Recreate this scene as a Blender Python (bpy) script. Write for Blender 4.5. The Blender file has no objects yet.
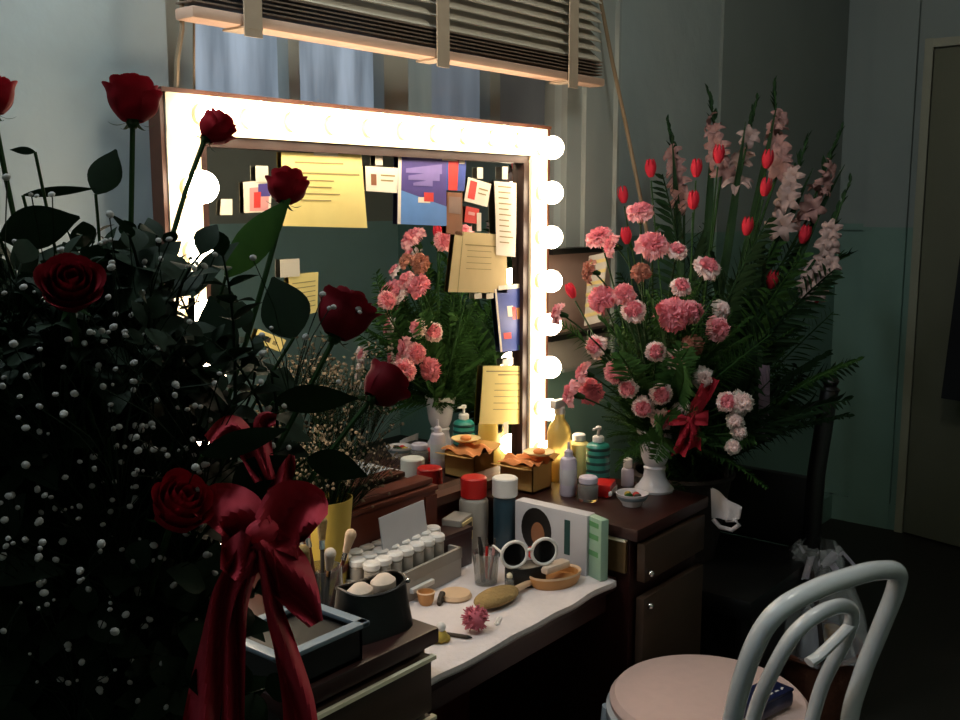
import bpy, bmesh, math, random
from mathutils import Vector, Matrix, Quaternion
random.seed(7)
PI = math.pi
SC = bpy.context.scene
COL = SC.collection

# ------------------------------------------------------------------ camera
F = 1019.0
CAM = Vector((0, 0, 1.5))
PITCH, YAW = math.radians(8.65), math.radians(38.8)
FW = Vector((math.cos(YAW)*math.cos(PITCH), math.sin(YAW)*math.cos(PITCH), -math.sin(PITCH)))
RT = Vector((math.sin(YAW), -math.cos(YAW), 0))
UP = RT.cross(FW)
cd = bpy.data.cameras.new('camera')
cam = bpy.data.objects.new('camera', cd)
COL.objects.link(cam)
cd.sensor_width = 36
cd.lens = F/960*36
cd.clip_start = 0.05
cam.location = CAM
cam.rotation_euler = FW.to_track_quat('-Z', 'Y').to_euler()
SC.camera = cam

def ray(px, py): return FW + RT*((px-480)/F) - UP*((py-360)/F)
def atz(px, py, z):
    d = ray(px, py); return CAM + d*((z-CAM.z)/d.z)
def aty(px, py, y):
    d = ray(px, py); return CAM + d*((y-CAM.y)/d.y)
def atx(px, py, x):
    d = ray(px, py); return CAM + d*((x-CAM.x)/d.x)
def atd(px, py, t): return CAM + ray(px, py)*t
def proj(p):
    v = Vector(p)-CAM; z = v.dot(FW); return (480+F*v.dot(RT)/z, 360-F*v.dot(UP)/z, z)
def front(px, py, c, rh, rv, k=1.0):
    """point where the sight line meets the near side of a rounded bouquet"""
    c = Vector(c); d = ray(px, py)
    S = Vector((1/rh, 1/rh, 1/rv))
    o = Vector((CAM-c)); o = Vector((o.x*S.x, o.y*S.y, o.z*S.z)); q = Vector((d.x*S.x, d.y*S.y, d.z*S.z))
    a, b, cc = q.dot(q), 2*o.dot(q), o.dot(o)-1
    disc = b*b-4*a*cc
    t0 = -b/(2*a)
    t = t0 - (math.sqrt(disc)/(2*a)*k if disc > 0 else 0)
    return CAM + d*t

# ------------------------------------------------------------------ materials
def lin(h):
    h = h.lstrip('#'); r = []
    for i in (0, 2, 4):
        c = int(h[i:i+2], 16)/255
        r.append(c/12.92 if c <= .04045 else ((c+.055)/1.055)**2.4)
    return (*r, 1)
def mat(name, col, rough=.6, metal=0, noise=.12, scale=30, bump=0, trans=0, emit=None, es=0, sheen=0, coat=0, alpha=1, sub=0):
    m = bpy.data.materials.new(name); m.use_nodes = True
    nt = m.node_tree; b = nt.nodes['Principled BSDF']
    c = lin(col)
    b.inputs['Roughness'].default_value = rough
    b.inputs['Metallic'].default_value = metal
    b.inputs['Transmission Weight'].default_value = trans
    b.inputs['Coat Weight'].default_value = coat
    b.inputs['Alpha'].default_value = alpha
    b.inputs['Base Color'].default_value = c
    if noise or bump:
        tc = nt.nodes.new('ShaderNodeTexCoord')
        n = nt.nodes.new('ShaderNodeTexNoise'); n.inputs['Scale'].default_value = scale; n.inputs['Detail'].default_value = 5
        nt.links.new(tc.outputs['Object'], n.inputs['Vector'])
        if noise:
            mx = nt.nodes.new('ShaderNodeMix'); mx.data_type = 'RGBA'
            mx.inputs[6].default_value = tuple(x*(1-noise) for x in c[:3])+(1,)
            mx.inputs[7].default_value = tuple(min(1, x*(1+noise)) for x in c[:3])+(1,)
            nt.links.new(n.outputs['Fac'], mx.inputs[0]); nt.links.new(mx.outputs[2], b.inputs['Base Color'])
        if bump:
            bp = nt.nodes.new('ShaderNodeBump'); bp.inputs['Strength'].default_value = bump; bp.inputs['Distance'].default_value = .01
            nt.links.new(n.outputs['Fac'], bp.inputs['Height']); nt.links.new(bp.outputs['Normal'], b.inputs['Normal'])
    if emit:
        b.inputs['Emission Color'].default_value = lin(emit); b.inputs['Emission Strength'].default_value = es
    return m
def petal_mat(name, col, col2=None, tr=.25):
    """petal or leaf: diffuse with some translucency"""
    m = bpy.data.materials.new(name); m.use_nodes = True
    nt = m.node_tree; nt.nodes.clear()
    out = nt.nodes.new('ShaderNodeOutputMaterial')
    d = nt.nodes.new('ShaderNodeBsdfPrincipled'); d.inputs['Roughness'].default_value = .65; d.inputs['Specular IOR Level'].default_value = .10
    t = nt.nodes.new('ShaderNodeBsdfTranslucent'); ms = nt.nodes.new('ShaderNodeMixShader'); ms.inputs[0].default_value = tr
    tc = nt.nodes.new('ShaderNodeTexCoord'); n = nt.nodes.new('ShaderNodeTexNoise'); n.inputs['Scale'].default_value = 60
    nt.links.new(tc.outputs['Object'], n.inputs['Vector'])
    mx = nt.nodes.new('ShaderNodeMix'); mx.data_type = 'RGBA'
    mx.inputs[6].default_value = lin(col); mx.inputs[7].default_value = lin(col2 or col)
    nt.links.new(n.outputs['Fac'], mx.inputs[0])
    for s in (d.inputs['Base Color'], t.inputs['Color']): nt.links.new(mx.outputs[2], s)
    nt.links.new(d.outputs[0], ms.inputs[1]); nt.links.new(t.outputs[0], ms.inputs[2]); nt.links.new(ms.outputs[0], out.inputs[0])
    return m
def wood_mat(name, col, col2, rough=.35, scale=(3, 40, 40)):
    m = bpy.data.materials.new(name); m.use_nodes = True
    nt = m.node_tree; b = nt.nodes['Principled BSDF']; b.inputs['Roughness'].default_value = rough
    tc = nt.nodes.new('ShaderNodeTexCoord'); mp = nt.nodes.new('ShaderNodeMapping'); mp.inputs['Scale'].default_value = scale
    n = nt.nodes.new('ShaderNodeTexNoise'); n.inputs['Scale'].default_value = 1; n.inputs['Detail'].default_value = 6
    nt.links.new(tc.outputs['Object'], mp.inputs[0]); nt.links.new(mp.outputs[0], n.inputs['Vector'])
    mx = nt.nodes.new('ShaderNodeMix'); mx.data_type = 'RGBA'; mx.inputs[6].default_value = lin(col); mx.inputs[7].default_value = lin(col2)
    nt.links.new(n.outputs['Fac'], mx.inputs[0]); nt.links.new(mx.outputs[2], b.inputs['Base Color'])
    return m

M = dict(
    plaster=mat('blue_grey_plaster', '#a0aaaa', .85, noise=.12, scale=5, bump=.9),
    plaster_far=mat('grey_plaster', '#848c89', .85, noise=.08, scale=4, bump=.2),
    plaster_brightened=mat('brightened_brown_grey_paint', '#a29a8b', .8, noise=.1, scale=4),  # opposite wall, upper paint lightened in place of missing light
    dado=mat('teal_gloss_paint', '#67857b', .5, noise=.12, scale=5, bump=.15),
    dado_brightened=mat('brightened_teal_paint', '#a6beb4', .55, noise=.12, scale=5, bump=.15),  # lighter copy of the dado paint, brightness put into the colour
    ceiling=mat('ceiling_paint', '#a7aaa6', .9, noise=.05, scale=3),
    floor=wood_mat('dark_floor', '#14120d', '#221d15', .6, (2, 14, 10)),
    casing=mat('grey_casing_paint', '#939a97', .6, noise=.06, scale=8),
    door=mat('dull_olive_door', '#6b6a58', .6, noise=.08, scale=6),
    doortrim=mat('cream_trim', '#8c8a76', .5, noise=.06, scale=8),
    walnut=wood_mat('dark_mahogany', '#1c0907', '#34110b', .42),
    redwood=wood_mat('reddish_wood', '#4a1c10', '#692c16', .45),
    ochre=wood_mat('ochre_veneer', '#4a3518', '#5f4623', .45),
    dimpanel=wood_mat('brown_veneer', '#32231a', '#433022', .5),
    brass=mat('pale_brass', '#e6dcc0', .35, .0, noise=0),
    black=mat('black_lacquer', '#060606', .45, noise=.2),
    blackwood=mat('black_wood', '#080605', .4, noise=.2),
    chrome=mat('chrome', '#c8c8c8', .15, 1, noise=0),
    mirror=mat('mirror_silver', '#e2e8e4', .0, 1, noise=0),
    brownframe=wood_mat('brown_frame_wood', '#3a1d11', '#54301f', .5),
    darkframe=wood_mat('dark_moulding_wood', '#1f0e08', '#331a10', .5),
    stripwhite=mat('cream_light_strip', '#efe3c4', .5, noise=.05),
    bulb=mat('lit_frosted_bulb', '#ffffff', .4, noise=0, emit='#ffe7c8', es=24),
    porcelain=mat('porcelain_socket', '#d8c7a0', .4, noise=.04),
    white=mat('white_plastic', '#d9d6d2', .4, noise=.04),
    ceramic=mat('white_ceramic', '#d6d1d6', .25, noise=.04, coat=.3),
    enamel=mat('white_enamel', '#c4c8cb', .22, noise=.05, coat=.5),
    cloth=mat('white_cloth', '#cfc6c6', .9, noise=.06, scale=60, bump=.25),
    cushion=mat('pinkish_cushion', '#c9aca4', .85, noise=.06, scale=40, bump=.15),
    lavender=mat('lavender_white_plastic', '#bcb4c4', .4, noise=.04),
    yellowliq=mat('yellow_bottle', '#f7da7c', .3, noise=.04, trans=.45),
    teal=mat('teal_plastic', '#2d8478', .3, noise=.06),
    tealdark=mat('dark_teal_label', '#173f3d', .4, noise=.05),
    clear=mat('clear_glass', '#e8e8e4', .05, noise=0, trans=.85),
    red=mat('red_plastic', '#b81c1a', .35, noise=.05),
    navy=mat('navy_plastic', '#203a46', .35, noise=.06),
    grey=mat('warm_grey_plastic', '#9b948b', .5, noise=.06),
    kraft=mat('tan_cardboard', '#b98c4c', .8, noise=.12, scale=20),
    orange=mat('orange_tissue', '#cf8148', .8, noise=.2),
    bluegrey=mat('blue_grey_plastic', '#6f7d88', .4, noise=.06),
    puff=mat('cream_puff', '#d2bfae', .95, noise=.1, bump=.3),
    tan=mat('tan_bristle', '#8d7448', .9, noise=.25, scale=120, bump=.5),
    beige=mat('beige_plastic', '#cfae8c', .5, noise=.06),
    tandish=mat('tan_dish', '#c08a52', .45, noise=.1),
    pinkpom=mat('pink_pompom', '#b95f6e', .95, noise=.2),
    yellowcard=mat('dull_yellow_paper', '#a8903a', .8, noise=.1),
    paper_y=mat('yellow_paper', '#f1dd8c', .8, noise=.04),
    paper_t=mat('tan_paper', '#d8c08a', .8, noise=.06),
    paper_w=mat('white_paper', '#ece2cf', .8, noise=.04),
    paper_wb=mat('blue_white_paper', '#b9b7bb', .8, noise=.03),
    ink=mat('faded_ink', '#9c8a55', .8, noise=.1),
    dkink=mat('dark_ink', '#3a3026', .8, noise=.1),
    tape=mat('translucent_tape', '#ded6c2', .4, noise=.04),
    purple=mat('purple_print', '#4b3f84', .5, noise=.2, scale=40),
    lightpurple=mat('lilac_print', '#7d6fae', .5, noise=.2),
    blue=mat('blue_print', '#3a4f9c', .5, noise=.15),
    skyblue=mat('sky_blue_print', '#5f8fd0', .5, noise=.1),
    printred=mat('red_print', '#d23a34', .5, noise=.1),
    printpink=mat('pink_print', '#dc9a94', .5, noise=.15),
    printorange=mat('orange_print', '#e79a4c', .5, noise=.15),
    printgreen=mat('green_print', '#56905c', .5, noise=.15),
    skin=mat('tan_print', '#8a5a3c', .5, noise=.2),
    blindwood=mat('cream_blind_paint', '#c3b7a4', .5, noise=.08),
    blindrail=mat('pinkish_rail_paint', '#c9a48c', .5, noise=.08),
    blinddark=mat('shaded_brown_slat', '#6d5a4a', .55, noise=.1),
    webbing=mat('tan_webbing', '#a8957f', .9, noise=.1),
    cord=mat('brown_cord', '#7d6a52', .8, noise=.1),
    rose=petal_mat('dark_red_rose', '#7a0a16', '#9c1120', .18),
    rosedk=petal_mat('deep_crimson_rose', '#55060f', '#74101c', .15),
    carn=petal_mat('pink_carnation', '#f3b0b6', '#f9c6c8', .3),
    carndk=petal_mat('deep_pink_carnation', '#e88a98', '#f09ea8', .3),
    pale=petal_mat('pale_pink_petal', '#f6dcda', '#fae8e4', .3),
    brownpink=petal_mat('faded_brown_pink', '#b5786a', '#c48b78', .3),
    tulip=petal_mat('scarlet_petal', '#bf2238', '#d03a48', .2),
    glad=petal_mat('pale_gladiolus_pink', '#8f6a68', '#a07c78', .2),
    whitep=petal_mat('cream_white_petal', '#c0b8b0', '#d0c8c0', .3),
    breath=petal_mat('tiny_white_petal', '#aaa8a3', '#b8b6b0', .3), dried=petal_mat('dried_cream_petal', '#7d6f5c', '#8d7e69', .3),
    gladw=petal_mat('dusky_white_petal', '#97807e', '#a8918d', .2),
    stem=petal_mat('green_stem', '#213a1d', '#2d4825', .1),
    leafdk=petal_mat('dark_green_leaf', '#0b180b', '#132412', .12),
    leaf=petal_mat('green_leaf', '#254620', '#355a2a', .25),
    fern=petal_mat('fern_green', '#27431f', '#385a2a', .3),
    ferndk=petal_mat('dark_fern_green', '#18291a', '#233c22', .25),
    bow=mat('red_satin', '#9c0a24', .8, noise=.1, scale=15),
    mauve=mat('mauve_ribbon', '#6a5a68', .5, noise=.1),
    wicker=mat('brown_wicker', '#5a2e1c', .7, noise=.3, scale=60, bump=.4),
    wickerdk=mat('dark_wicker', '#1c0f0a', .7, noise=.3, scale=60, bump=.4),
    cello=mat('cellophane', '#e6eaf0', .06, noise=0, alpha=.24, coat=.6),
    paperbag=mat('grey_tissue', '#8f8a96', .8, noise=.1),
    tanboard=mat('tan_board', '#8d7468', .8, noise=.08),
    greyboard=mat('grey_board', '#8a857c', .8, noise=.08),
    coat=mat('dark_navy_fabric', '#0d1118', .9, noise=.1),
    navybag=mat('navy_vinyl', '#10163a', .35, noise=.1),
)
def window_glass(name, col, col2, es):
    m = bpy.data.materials.new(name); m.use_nodes = True
    nt = m.node_tree; b = nt.nodes['Principled BSDF']; b.inputs['Roughness'].default_value = .3
    b.inputs['Base Color'].default_value = lin('#59626c')
    tc = nt.nodes.new('ShaderNodeTexCoord'); mp = nt.nodes.new('ShaderNodeMapping'); mp.inputs['Scale'].default_value = (16, 1, 2.2)
    n = nt.nodes.new('ShaderNodeTexNoise'); n.inputs['Scale'].default_value = 1.3; n.inputs['Detail'].default_value = 4
    nt.links.new(tc.outputs['Object'], mp.inputs[0]); nt.links.new(mp.outputs[0], n.inputs['Vector'])
    r = nt.nodes.new('ShaderNodeValToRGB'); r.color_ramp.elements[0].position = .3; r.color_ramp.elements[1].position = .72
    r.color_ramp.elements[0].color = lin(col); r.color_ramp.elements[1].color = lin(col2)
    nt.links.new(n.outputs['Fac'], r.inputs[0]); nt.links.new(r.outputs[0], b.inputs['Emission Color']); b.inputs['Emission Strength'].default_value = es
    return m
M['glass_blue'] = window_glass('frosted_pane_blue', '#5d6873', '#98a5b3', 1.05)
M['glass_dim'] = window_glass('frosted_pane_dim', '#50575f', '#69727c', .8)
M['glass_grey'] = window_glass('curtained_pane_grey', '#5b625e', '#70776f', .75)
M['glass_dark'] = window_glass('frosted_pane_dark', '#33302e', '#423f3b', .6)

# ------------------------------------------------------------------ mesh builder
class MB:
    def __init__(s): s.bm = bmesh.new(); s.mi = 0
    def quad(s, vs):
        f = s.bm.faces.new([s.bm.verts.new(v) for v in vs]); f.material_index = s.mi; return f
    def box(s, c, d, rot=None, bev=0):
        r = bmesh.ops.create_cube(s.bm, size=1)
        vs = r['verts']
        fs = {f for v in vs for f in v.link_faces}
        for f in fs: f.material_index = s.mi
        mm = Matrix.Translation(Vector(c)) @ (rot.to_4x4() if rot is not None else Matrix()) @ Matrix.Diagonal((d[0], d[1], d[2], 1))
        bmesh.ops.transform(s.bm, matrix=mm, verts=vs)
        if bev:
            es = list({e for v in vs for e in v.link_edges})
            r = bmesh.ops.bevel(s.bm, geom=es, offset=bev, segments=2, affect='EDGES', profile=.6)
            for f in r['faces']: f.material_index = s.mi
        return s
    def lathe(s, prof, c=(0, 0, 0), seg=24, rot=None, sx=1, sy=1):
        rings = []
        R = rot.to_4x4() if rot is not None else Matrix()
        T = Matrix.Translation(Vector(c)) @ R
        for r, z in prof:
            if r < 1e-6: rings.append([s.bm.verts.new(T @ Vector((0, 0, z)))])
            else: rings.append([s.bm.verts.new(T @ Vector((r*sx*math.cos(2*PI*i/seg), r*sy*math.sin(2*PI*i/seg), z))) for i in range(seg)])
        for a, b in zip(rings, rings[1:]):
            for i in range(seg):
                j = (i+1) % seg
                if len(a) == 1 and len(b) == 1: continue
                if len(a) == 1: vs = [a[0], b[i], b[j]]
                elif len(b) == 1: vs = [a[i], a[j], b[0]]
                else: vs = [a[i], a[j], b[j], b[i]]
                f = s.bm.faces.new(vs); f.material_index = s.mi
        return s
    def cyl(s, c, r, h, seg=24, r2=None, bev=.0, rot=None):
        r2 = r if r2 is None else r2
        b = min(bev, r*.5, h*.4)
        p = [(0, 0), (r-b, 0), (r, b), (r2, h-b), (r2-b, h), (0, h)] if b else [(0, 0), (r, 0), (r2, h), (0, h)]
        return s.lathe(p, c, seg, rot)
    def sphere(s, c, r, seg=16, sx=1, sy=1, sz=1):
        n = max(6, seg//2)
        return s.lathe([(r*math.sin(PI*i/n), -r*sz*math.cos(PI*i/n)) for i in range(n+1)], c, seg, None, sx, sy)
    def tube(s, pts, r, seg=8, closed=False, flat=1.0, r_end=None):
        pts = [Vector(p) for p in pts]; n = len(pts); rings = []
        ref = None
        for i, p in enumerate(pts):
            if closed: t = pts[(i+1) % n]-pts[i-1]
            else: t = pts[min(i+1, n-1)]-pts[max(i-1, 0)]
            t.normalize()
            if ref is None:
                ref = Vector((0, 0, 1)) if abs(t.z) < .9 else Vector((1, 0, 0))
            u = (ref - t*ref.dot(t)).normalized(); ref = u; w = t.cross(u)
            rr = r if r_end is None else r+(r_end-r)*i/(n-1)
            rings.append([s.bm.verts.new(p+u*rr*math.cos(2*PI*k/seg)*flat+w*rr*math.sin(2*PI*k/seg)) for k in range(seg)])
        for i in range(n if closed else n-1):
            a, b = rings[i], rings[(i+1) % n]
            for k in range(seg):
                f = s.bm.faces.new([a[k], a[(k+1) % seg], b[(k+1) % seg], b[k]]); f.material_index = s.mi
        if not closed:
            for rr in (rings[0][::-1], rings[-1]):
                f = s.bm.faces.new(rr); f.material_index = s.mi
        return s
    def grid(s, fn, nu, nv):
        g = [[s.bm.verts.new(fn(i/nu, j/nv)) for j in range(nv+1)] for i in range(nu+1)]
        for i in range(nu):
            for j in range(nv):
                f = s.bm.faces.new([g[i][j], g[i+1][j], g[i+1][j+1], g[i][j+1]]); f.material_index = s.mi
        return s
    def prism(s, poly, z0, z1, T=None):
        T = T or Matrix()
        a = [s.bm.verts.new(T @ Vector((x, y, z0))) for x, y in poly]; b = [s.bm.verts.new(T @ Vector((x, y, z1))) for x, y in poly]
        n = len(poly)
        for f in [s.bm.faces.new(a[::-1]), s.bm.faces.new(b)] + [s.bm.faces.new([a[i], a[(i+1) % n], b[(i+1) % n], b[i]]) for i in range(n)]: f.material_index = s.mi
        return s
    def mesh(s, name, mats, smooth=True, weld=False):
        if weld: bmesh.ops.remove_doubles(s.bm, verts=s.bm.verts, dist=1e-5)
        bmesh.ops.recalc_face_normals(s.bm, faces=s.bm.faces)
        me = bpy.data.meshes.new(name); s.bm.to_mesh(me); s.bm.free()
        for m in (mats if isinstance(mats, (list, tuple)) else [mats]): me.materials.append(M[m] if isinstance(m, str) else m)
        if smooth:
            me.polygons.foreach_set('use_smooth', [True]*len(me.polygons))
            try: me.set_sharp_from_angle(angle=math.radians(38))
            except Exception: pass
        return me
    def build(s, name, mats, parent=None, smooth=True, loc=None):
        return link(name, s.mesh(name, mats, smooth), parent, loc)
def link(name, me, parent=None, loc=None, mw=None):
    o = bpy.data.objects.new(name, me); COL.objects.link(o)
    if parent: o.parent = parent
    if loc is not None: o.location = loc
    if mw is not None: o.matrix_local = mw
    return o
def tag(o, label=None, cat=None, group=None, kind=None):
    if label: o['label'] = label
    if cat: o['category'] = cat
    if group: o['group'] = group
    if kind: o['kind'] = kind
    return o
def thing(name, label, cat, loc=(0, 0, 0), rz=0, group=None):
    o = bpy.data.objects.new(name, None); COL.objects.link(o)
    o.empty_display_size = .05
    o.location = loc; o.rotation_euler = (0, 0, rz)
    return tag(o, label, cat, group)
def struct(name, mb, mats, smooth=False):
    return tag(mb.build(name, mats, smooth=smooth), kind='structure')
def smooth_path(pts, n=6):
    P_ = [Vector(p) for p in pts]; out = []
    for i in range(len(P_)-1):
        p0, p1, p2, p3 = P_[max(i-1, 0)], P_[i], P_[i+1], P_[min(i+2, len(P_)-1)]
        for k in range(n):
            t_ = k/n; out.append(.5*((2*p1)+(-p0+p2)*t_+(2*p0-5*p1+4*p2-p3)*t_*t_+(-p0+3*p1-3*p2+p3)*t_**3))
    return out+[P_[-1]]
def rnd(a, b): return random.uniform(a, b)
def aim(d, spin=0):
    return Vector(d).normalized().to_track_quat('Z', 'Y').to_matrix() @ Matrix.Rotation(spin, 3, 'Z')

# ================================================================== ROOM
XW, YW, XL, YF, ZC = 4.80, 1.72, -1.4, -1.25, 2.9     # far wall, window wall, wall behind, opposite wall, ceiling
DADO = 1.40
WX0, WX1, WZ0, WZ1 = 1.19, 2.52, 1.05, 2.55           # window opening
m = MB(); m.box(((XL+XW)/2, (YF+YW)/2, -.05), (XW-XL+.4, YW-YF+.4, .1)); struct('floor', m, 'floor')
m = MB(); m.box(((XL+XW)/2, (YF+YW)/2, ZC+.05), (XW-XL+.4, YW-YF+.4, .1)); struct('ceiling', m, 'ceiling')
# window wall with its opening
m = MB(); th = .14
def wl(x0, x1, z0, z1, y=YW): m.box(((x0+x1)/2, y+th/2, (z0+z1)/2), (x1-x0, th, z1-z0))
wl(XL, WX0, 0, ZC); wl(WX1, XW, DADO, ZC); wl(WX0, WX1, WZ1, ZC)
m.mi = 1; wl(WX1, XW, 0, DADO); wl(WX0, WX1, 0, WZ0)
struct('wall_back', m, ['plaster', 'dado'])
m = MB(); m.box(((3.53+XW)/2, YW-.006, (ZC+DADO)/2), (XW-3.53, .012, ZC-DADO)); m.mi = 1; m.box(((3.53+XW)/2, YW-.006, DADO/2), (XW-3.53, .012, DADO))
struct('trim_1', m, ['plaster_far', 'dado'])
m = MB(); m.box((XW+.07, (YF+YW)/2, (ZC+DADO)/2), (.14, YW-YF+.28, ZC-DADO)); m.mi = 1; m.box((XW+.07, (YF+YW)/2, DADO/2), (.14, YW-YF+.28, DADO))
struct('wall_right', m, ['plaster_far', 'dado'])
m = MB(); m.box(((XL+XW)/2, YF-.07, (ZC+DADO)/2), (XW-XL, .14, ZC-DADO)); m.mi = 1; m.box(((XL+XW)/2, YF-.07, DADO/2), (XW-XL, .14, DADO))
struct('wall_front', m, ['plaster_brightened', 'dado_brightened'])  # both paints lightened so this ill-lit wall reads in the mirror
m = MB(); m.box((XL-.07, (YF+YW)/2, ZC/2), (.14, YW-YF+.28, ZC)); struct('wall_left', m, 'plaster')
# dado capping on the far wall and by the window
m = MB(); m.box((XW-.008, (1.45+YW)/2, DADO), (.016, YW-1.46, .03)); struct('trim_2', m, 'dado')
m = MB(); m.box((XW-.01, 1.52, .06), (.02, .40, .12)); struct('baseboard_right', m, 'dado')
m = MB(); m.box(((2.5+XW)/2, YW-.05, .06), (XW-2.5, .02, .12)); struct('baseboard_back', m, 'dado')

# window: frame, mullions, panes
w = thing('window_1', None, None, (0, 0, 0)); tag(w, kind='structure')
def wx(px, py=105): return aty(px, py, YW+.06).x
m = MB()
xs = [(WX0-.0, wx(186)), (wx(279), wx(290)), (wx(374), wx(398)), (wx(480), wx(490)), (wx(545), WX1+.0)]
for a, b in xs: m.box(((a+b)/2, YW+.05, (WZ0+WZ1)/2), (b-a, .05, WZ1-WZ0))
m.box(((WX0+WX1)/2, YW+.05, WZ0+.03), (WX1-WX0, .06, .06)); m.box(((WX0+WX1)/2, YW+.05, WZ1-.03), (WX1-WX0, .06, .06))
m.build('window_frame', 'casing', w, smooth=False)
for a, b, g in ((xs[0][1], xs[1][0], 'glass_blue'), (xs[1][1], xs[2][0], 'glass_blue'), (xs[2][1], wx(432), 'glass_grey'), (wx(432), xs[3][0], 'glass_dim'), (xs[3][1], xs[4][0], 'glass_dark')):
    m = MB(); m.box(((a+b)/2, YW+.065, (WZ0+WZ1)/2), (b-a, .008, WZ1-WZ0-.1)); m.build('pane', g, w, smooth=False)
# casing right of the window: stepped boards
m = MB()
for x0, x1, t in ((wx(545), wx(560), .02), (wx(560), wx(590), .035), (wx(590), 2.75, .05)):
    m.box(((x0+x1)/2, YW-t/2+.001, 1.95), (x1-x0, t, 1.9))
struct('trim_3', m, 'casing')
# board panels and ledges under the window, seen between the bulbs and the carnations
m = MB()
for pz0, pz1, k in ((252, 330, 0), (337, 366, 1)):
    za, zb = aty(575, pz0, YW-.03).z, aty(575, pz1, YW-.03).z
    m.mi = k; m.box((2.56, YW-.028, (za+zb)/2), (.36, .02, za-zb))
m.mi = 2
for pz in (250, 333):
    z = aty(575, pz, YW-.04).z; m.box((2.56, YW-.045, z), (.36, .05, .016))
struct('trim_4', m, ['tanboard', 'greyboard', 'blackwood'])
m = MB(); m.tube([atx(599, -8, 2.62), atx(612, 60, 2.66), atx(626, 125, 2.70), atx(641, 200, 2.74), atx(650, 250, 2.76)], .006, 8)
tag(m.build('window_pole', 'cord'), 'thin brown pole hanging slantwise past the window casing', 'pole')

# door in the far wall, slightly ajar
DY1 = atx(907, 480, XW-.03).y
DY0, DH = DY1-.82, 2.17
d = thing('door_1', None, None, (XW-.03, DY1, 0), math.radians(-14)); tag(d, kind='structure')
m = MB(); m.box((0, -.41, DH/2), (.04, .80, DH-.02), bev=.004); m.build('door_leaf', 'door', d)
m = MB(); m.box((-.025, -.74, 1.0), (.02, .05, .15)); m.sphere((-.06, -.74, 1.02), .028); m.build('door_handle', 'brass', d)
m = MB(); m.cyl((-.026, -.3, .28), .01, .12, rot=None); m.build('hinge', 'brass', d)
m = MB()
for y in (DY1+.022, DY0-.022): m.box((XW-.02, y, DH/2+.02), (.04, .036, DH+.04))
m.box((XW-.0195, (DY0+DY1)/2, DH+.02), (.039, DY1-DY0+.08, .036))
struct('trim_5', m, 'doortrim')
m = MB(); m.box((XW-.012, DY1+.17, DADO/2), (.024, .19, DADO)); m.mi = 1; m.box((XW-.012, DY1+.17, (DADO+ZC)/2), (.024, .19, ZC-DADO))
struct('trim_6', m, ['dado', 'plaster_far'])
c = thing('coat', 'dark garment hanging on the far door', 'coat', (XW-.29, DY1-.37, 0))
m = MB()
def coatf(u, v):
    a = 2*PI*u; r = .10+.05*(1-v)+.012*math.sin(7*a)
    return Vector((r*.45*math.cos(a), r*1.2*math.sin(a), .70+v*.98))
m.grid(coatf, 28, 10); m.build('garment_body', 'coat', c)
m = MB(); m.tube([(0, 0, 1.66), (0, 0, 1.74), (.03, 0, 1.77), (.05, 0, 1.75)], .004, 6); m.build('hanger_hook', 'chrome', c)

# ================================================================== VENETIAN BLIND
bl = thing('venetian_blind', 'cream slatted venetian blind half raised over the window', 'blind', (0, 0, 0))
YB = 1.60
A, B = aty(183, 2, YB), aty(597, 76, YB)
rz0 = 1.84
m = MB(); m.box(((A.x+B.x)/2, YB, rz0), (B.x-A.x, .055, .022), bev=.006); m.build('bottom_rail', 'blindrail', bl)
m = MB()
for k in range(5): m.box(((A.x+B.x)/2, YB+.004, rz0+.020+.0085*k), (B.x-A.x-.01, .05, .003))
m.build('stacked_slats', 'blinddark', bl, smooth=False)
m = MB()
for k in range(22):
    m.box(((A.x+B.x)/2, YB+.004, rz0+.075+.026*k), (B.x-A.x-.012, .052, .003), Matrix.Rotation(math.radians(42), 3, 'X'))
m.build('slats', 'blindwood', bl, smooth=False)
for px in (252, 442, 573):
    x = aty(px, 20, YB-.03).x
    m = MB(); m.box((x, YB-.033, rz0+.30), (.042, .003, .66)); m.box((x, YB-.002, rz0-.0135), (.044, .066, .004)); m.build('ladder_tape', 'webbing', bl, smooth=False)
m = MB(); m.box(((A.x+B.x)/2, YB+.02, 2.66), (B.x-A.x, .07, .06)); m.build('head_rail', 'blindwood', bl)
m = MB(); m.tube([aty(181, -60, YB+.02), aty(182, 30, YB+.02), aty(177, 60, YB+.02), aty(176, 99, YB+.02)], .005, 6); m.build('pull_cord', 'cord', bl)
m = MB(); m.tube([aty(194, -60, YB+.04), aty(194, 40, YB+.04), aty(194, 99, YB+.04)], .0025, 6); m.build('pull_cord', 'cord', bl)

# ================================================================== VANITY MIRROR WITH BULBS
MY = 1.64
vm = thing('vanity_mirror', 'large lighted dressing mirror edged with round glowing bulbs', 'mirror', (1.73, MY, .765))
O = Vector((1.73, MY, .765))
x0, x1 = 1.108, 2.30
zt, zb = 1.701, .765
sw = .072
def L(v): return Vector(v)-O
m = MB(); m.box(L(((x0+x1)/2, MY+.008, (zt+zb)/2)), (x1-x0-.02, .012, zt-zb-.02)); m.build('mirror_glass', 'mirror', vm, smooth=False)
m = MB()   # back board and outer edge
m.box(L(((x0+x1)/2, MY+.020, (zt+zb)/2)), (x1-x0, .012, zt-zb))
m.box(L((x0-.005, MY-.004, (zt+zb)/2)), (.010, .036, zt-zb)); m.box(L((x1+.004, MY-.002, (zt+zb)/2)), (.008, .05, zt-zb)); m.box(L(((x0+x1)/2, MY-.002, zt+.004)), (x1-x0+.02, .056, .008))
m.box(L(((x0+x1)/2, MY-.012, zb+.011)), (x1-x0, .05, .022))
m.build('frame', 'brownframe', vm, smooth=False)
m = MB()   # inner moulding
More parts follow.
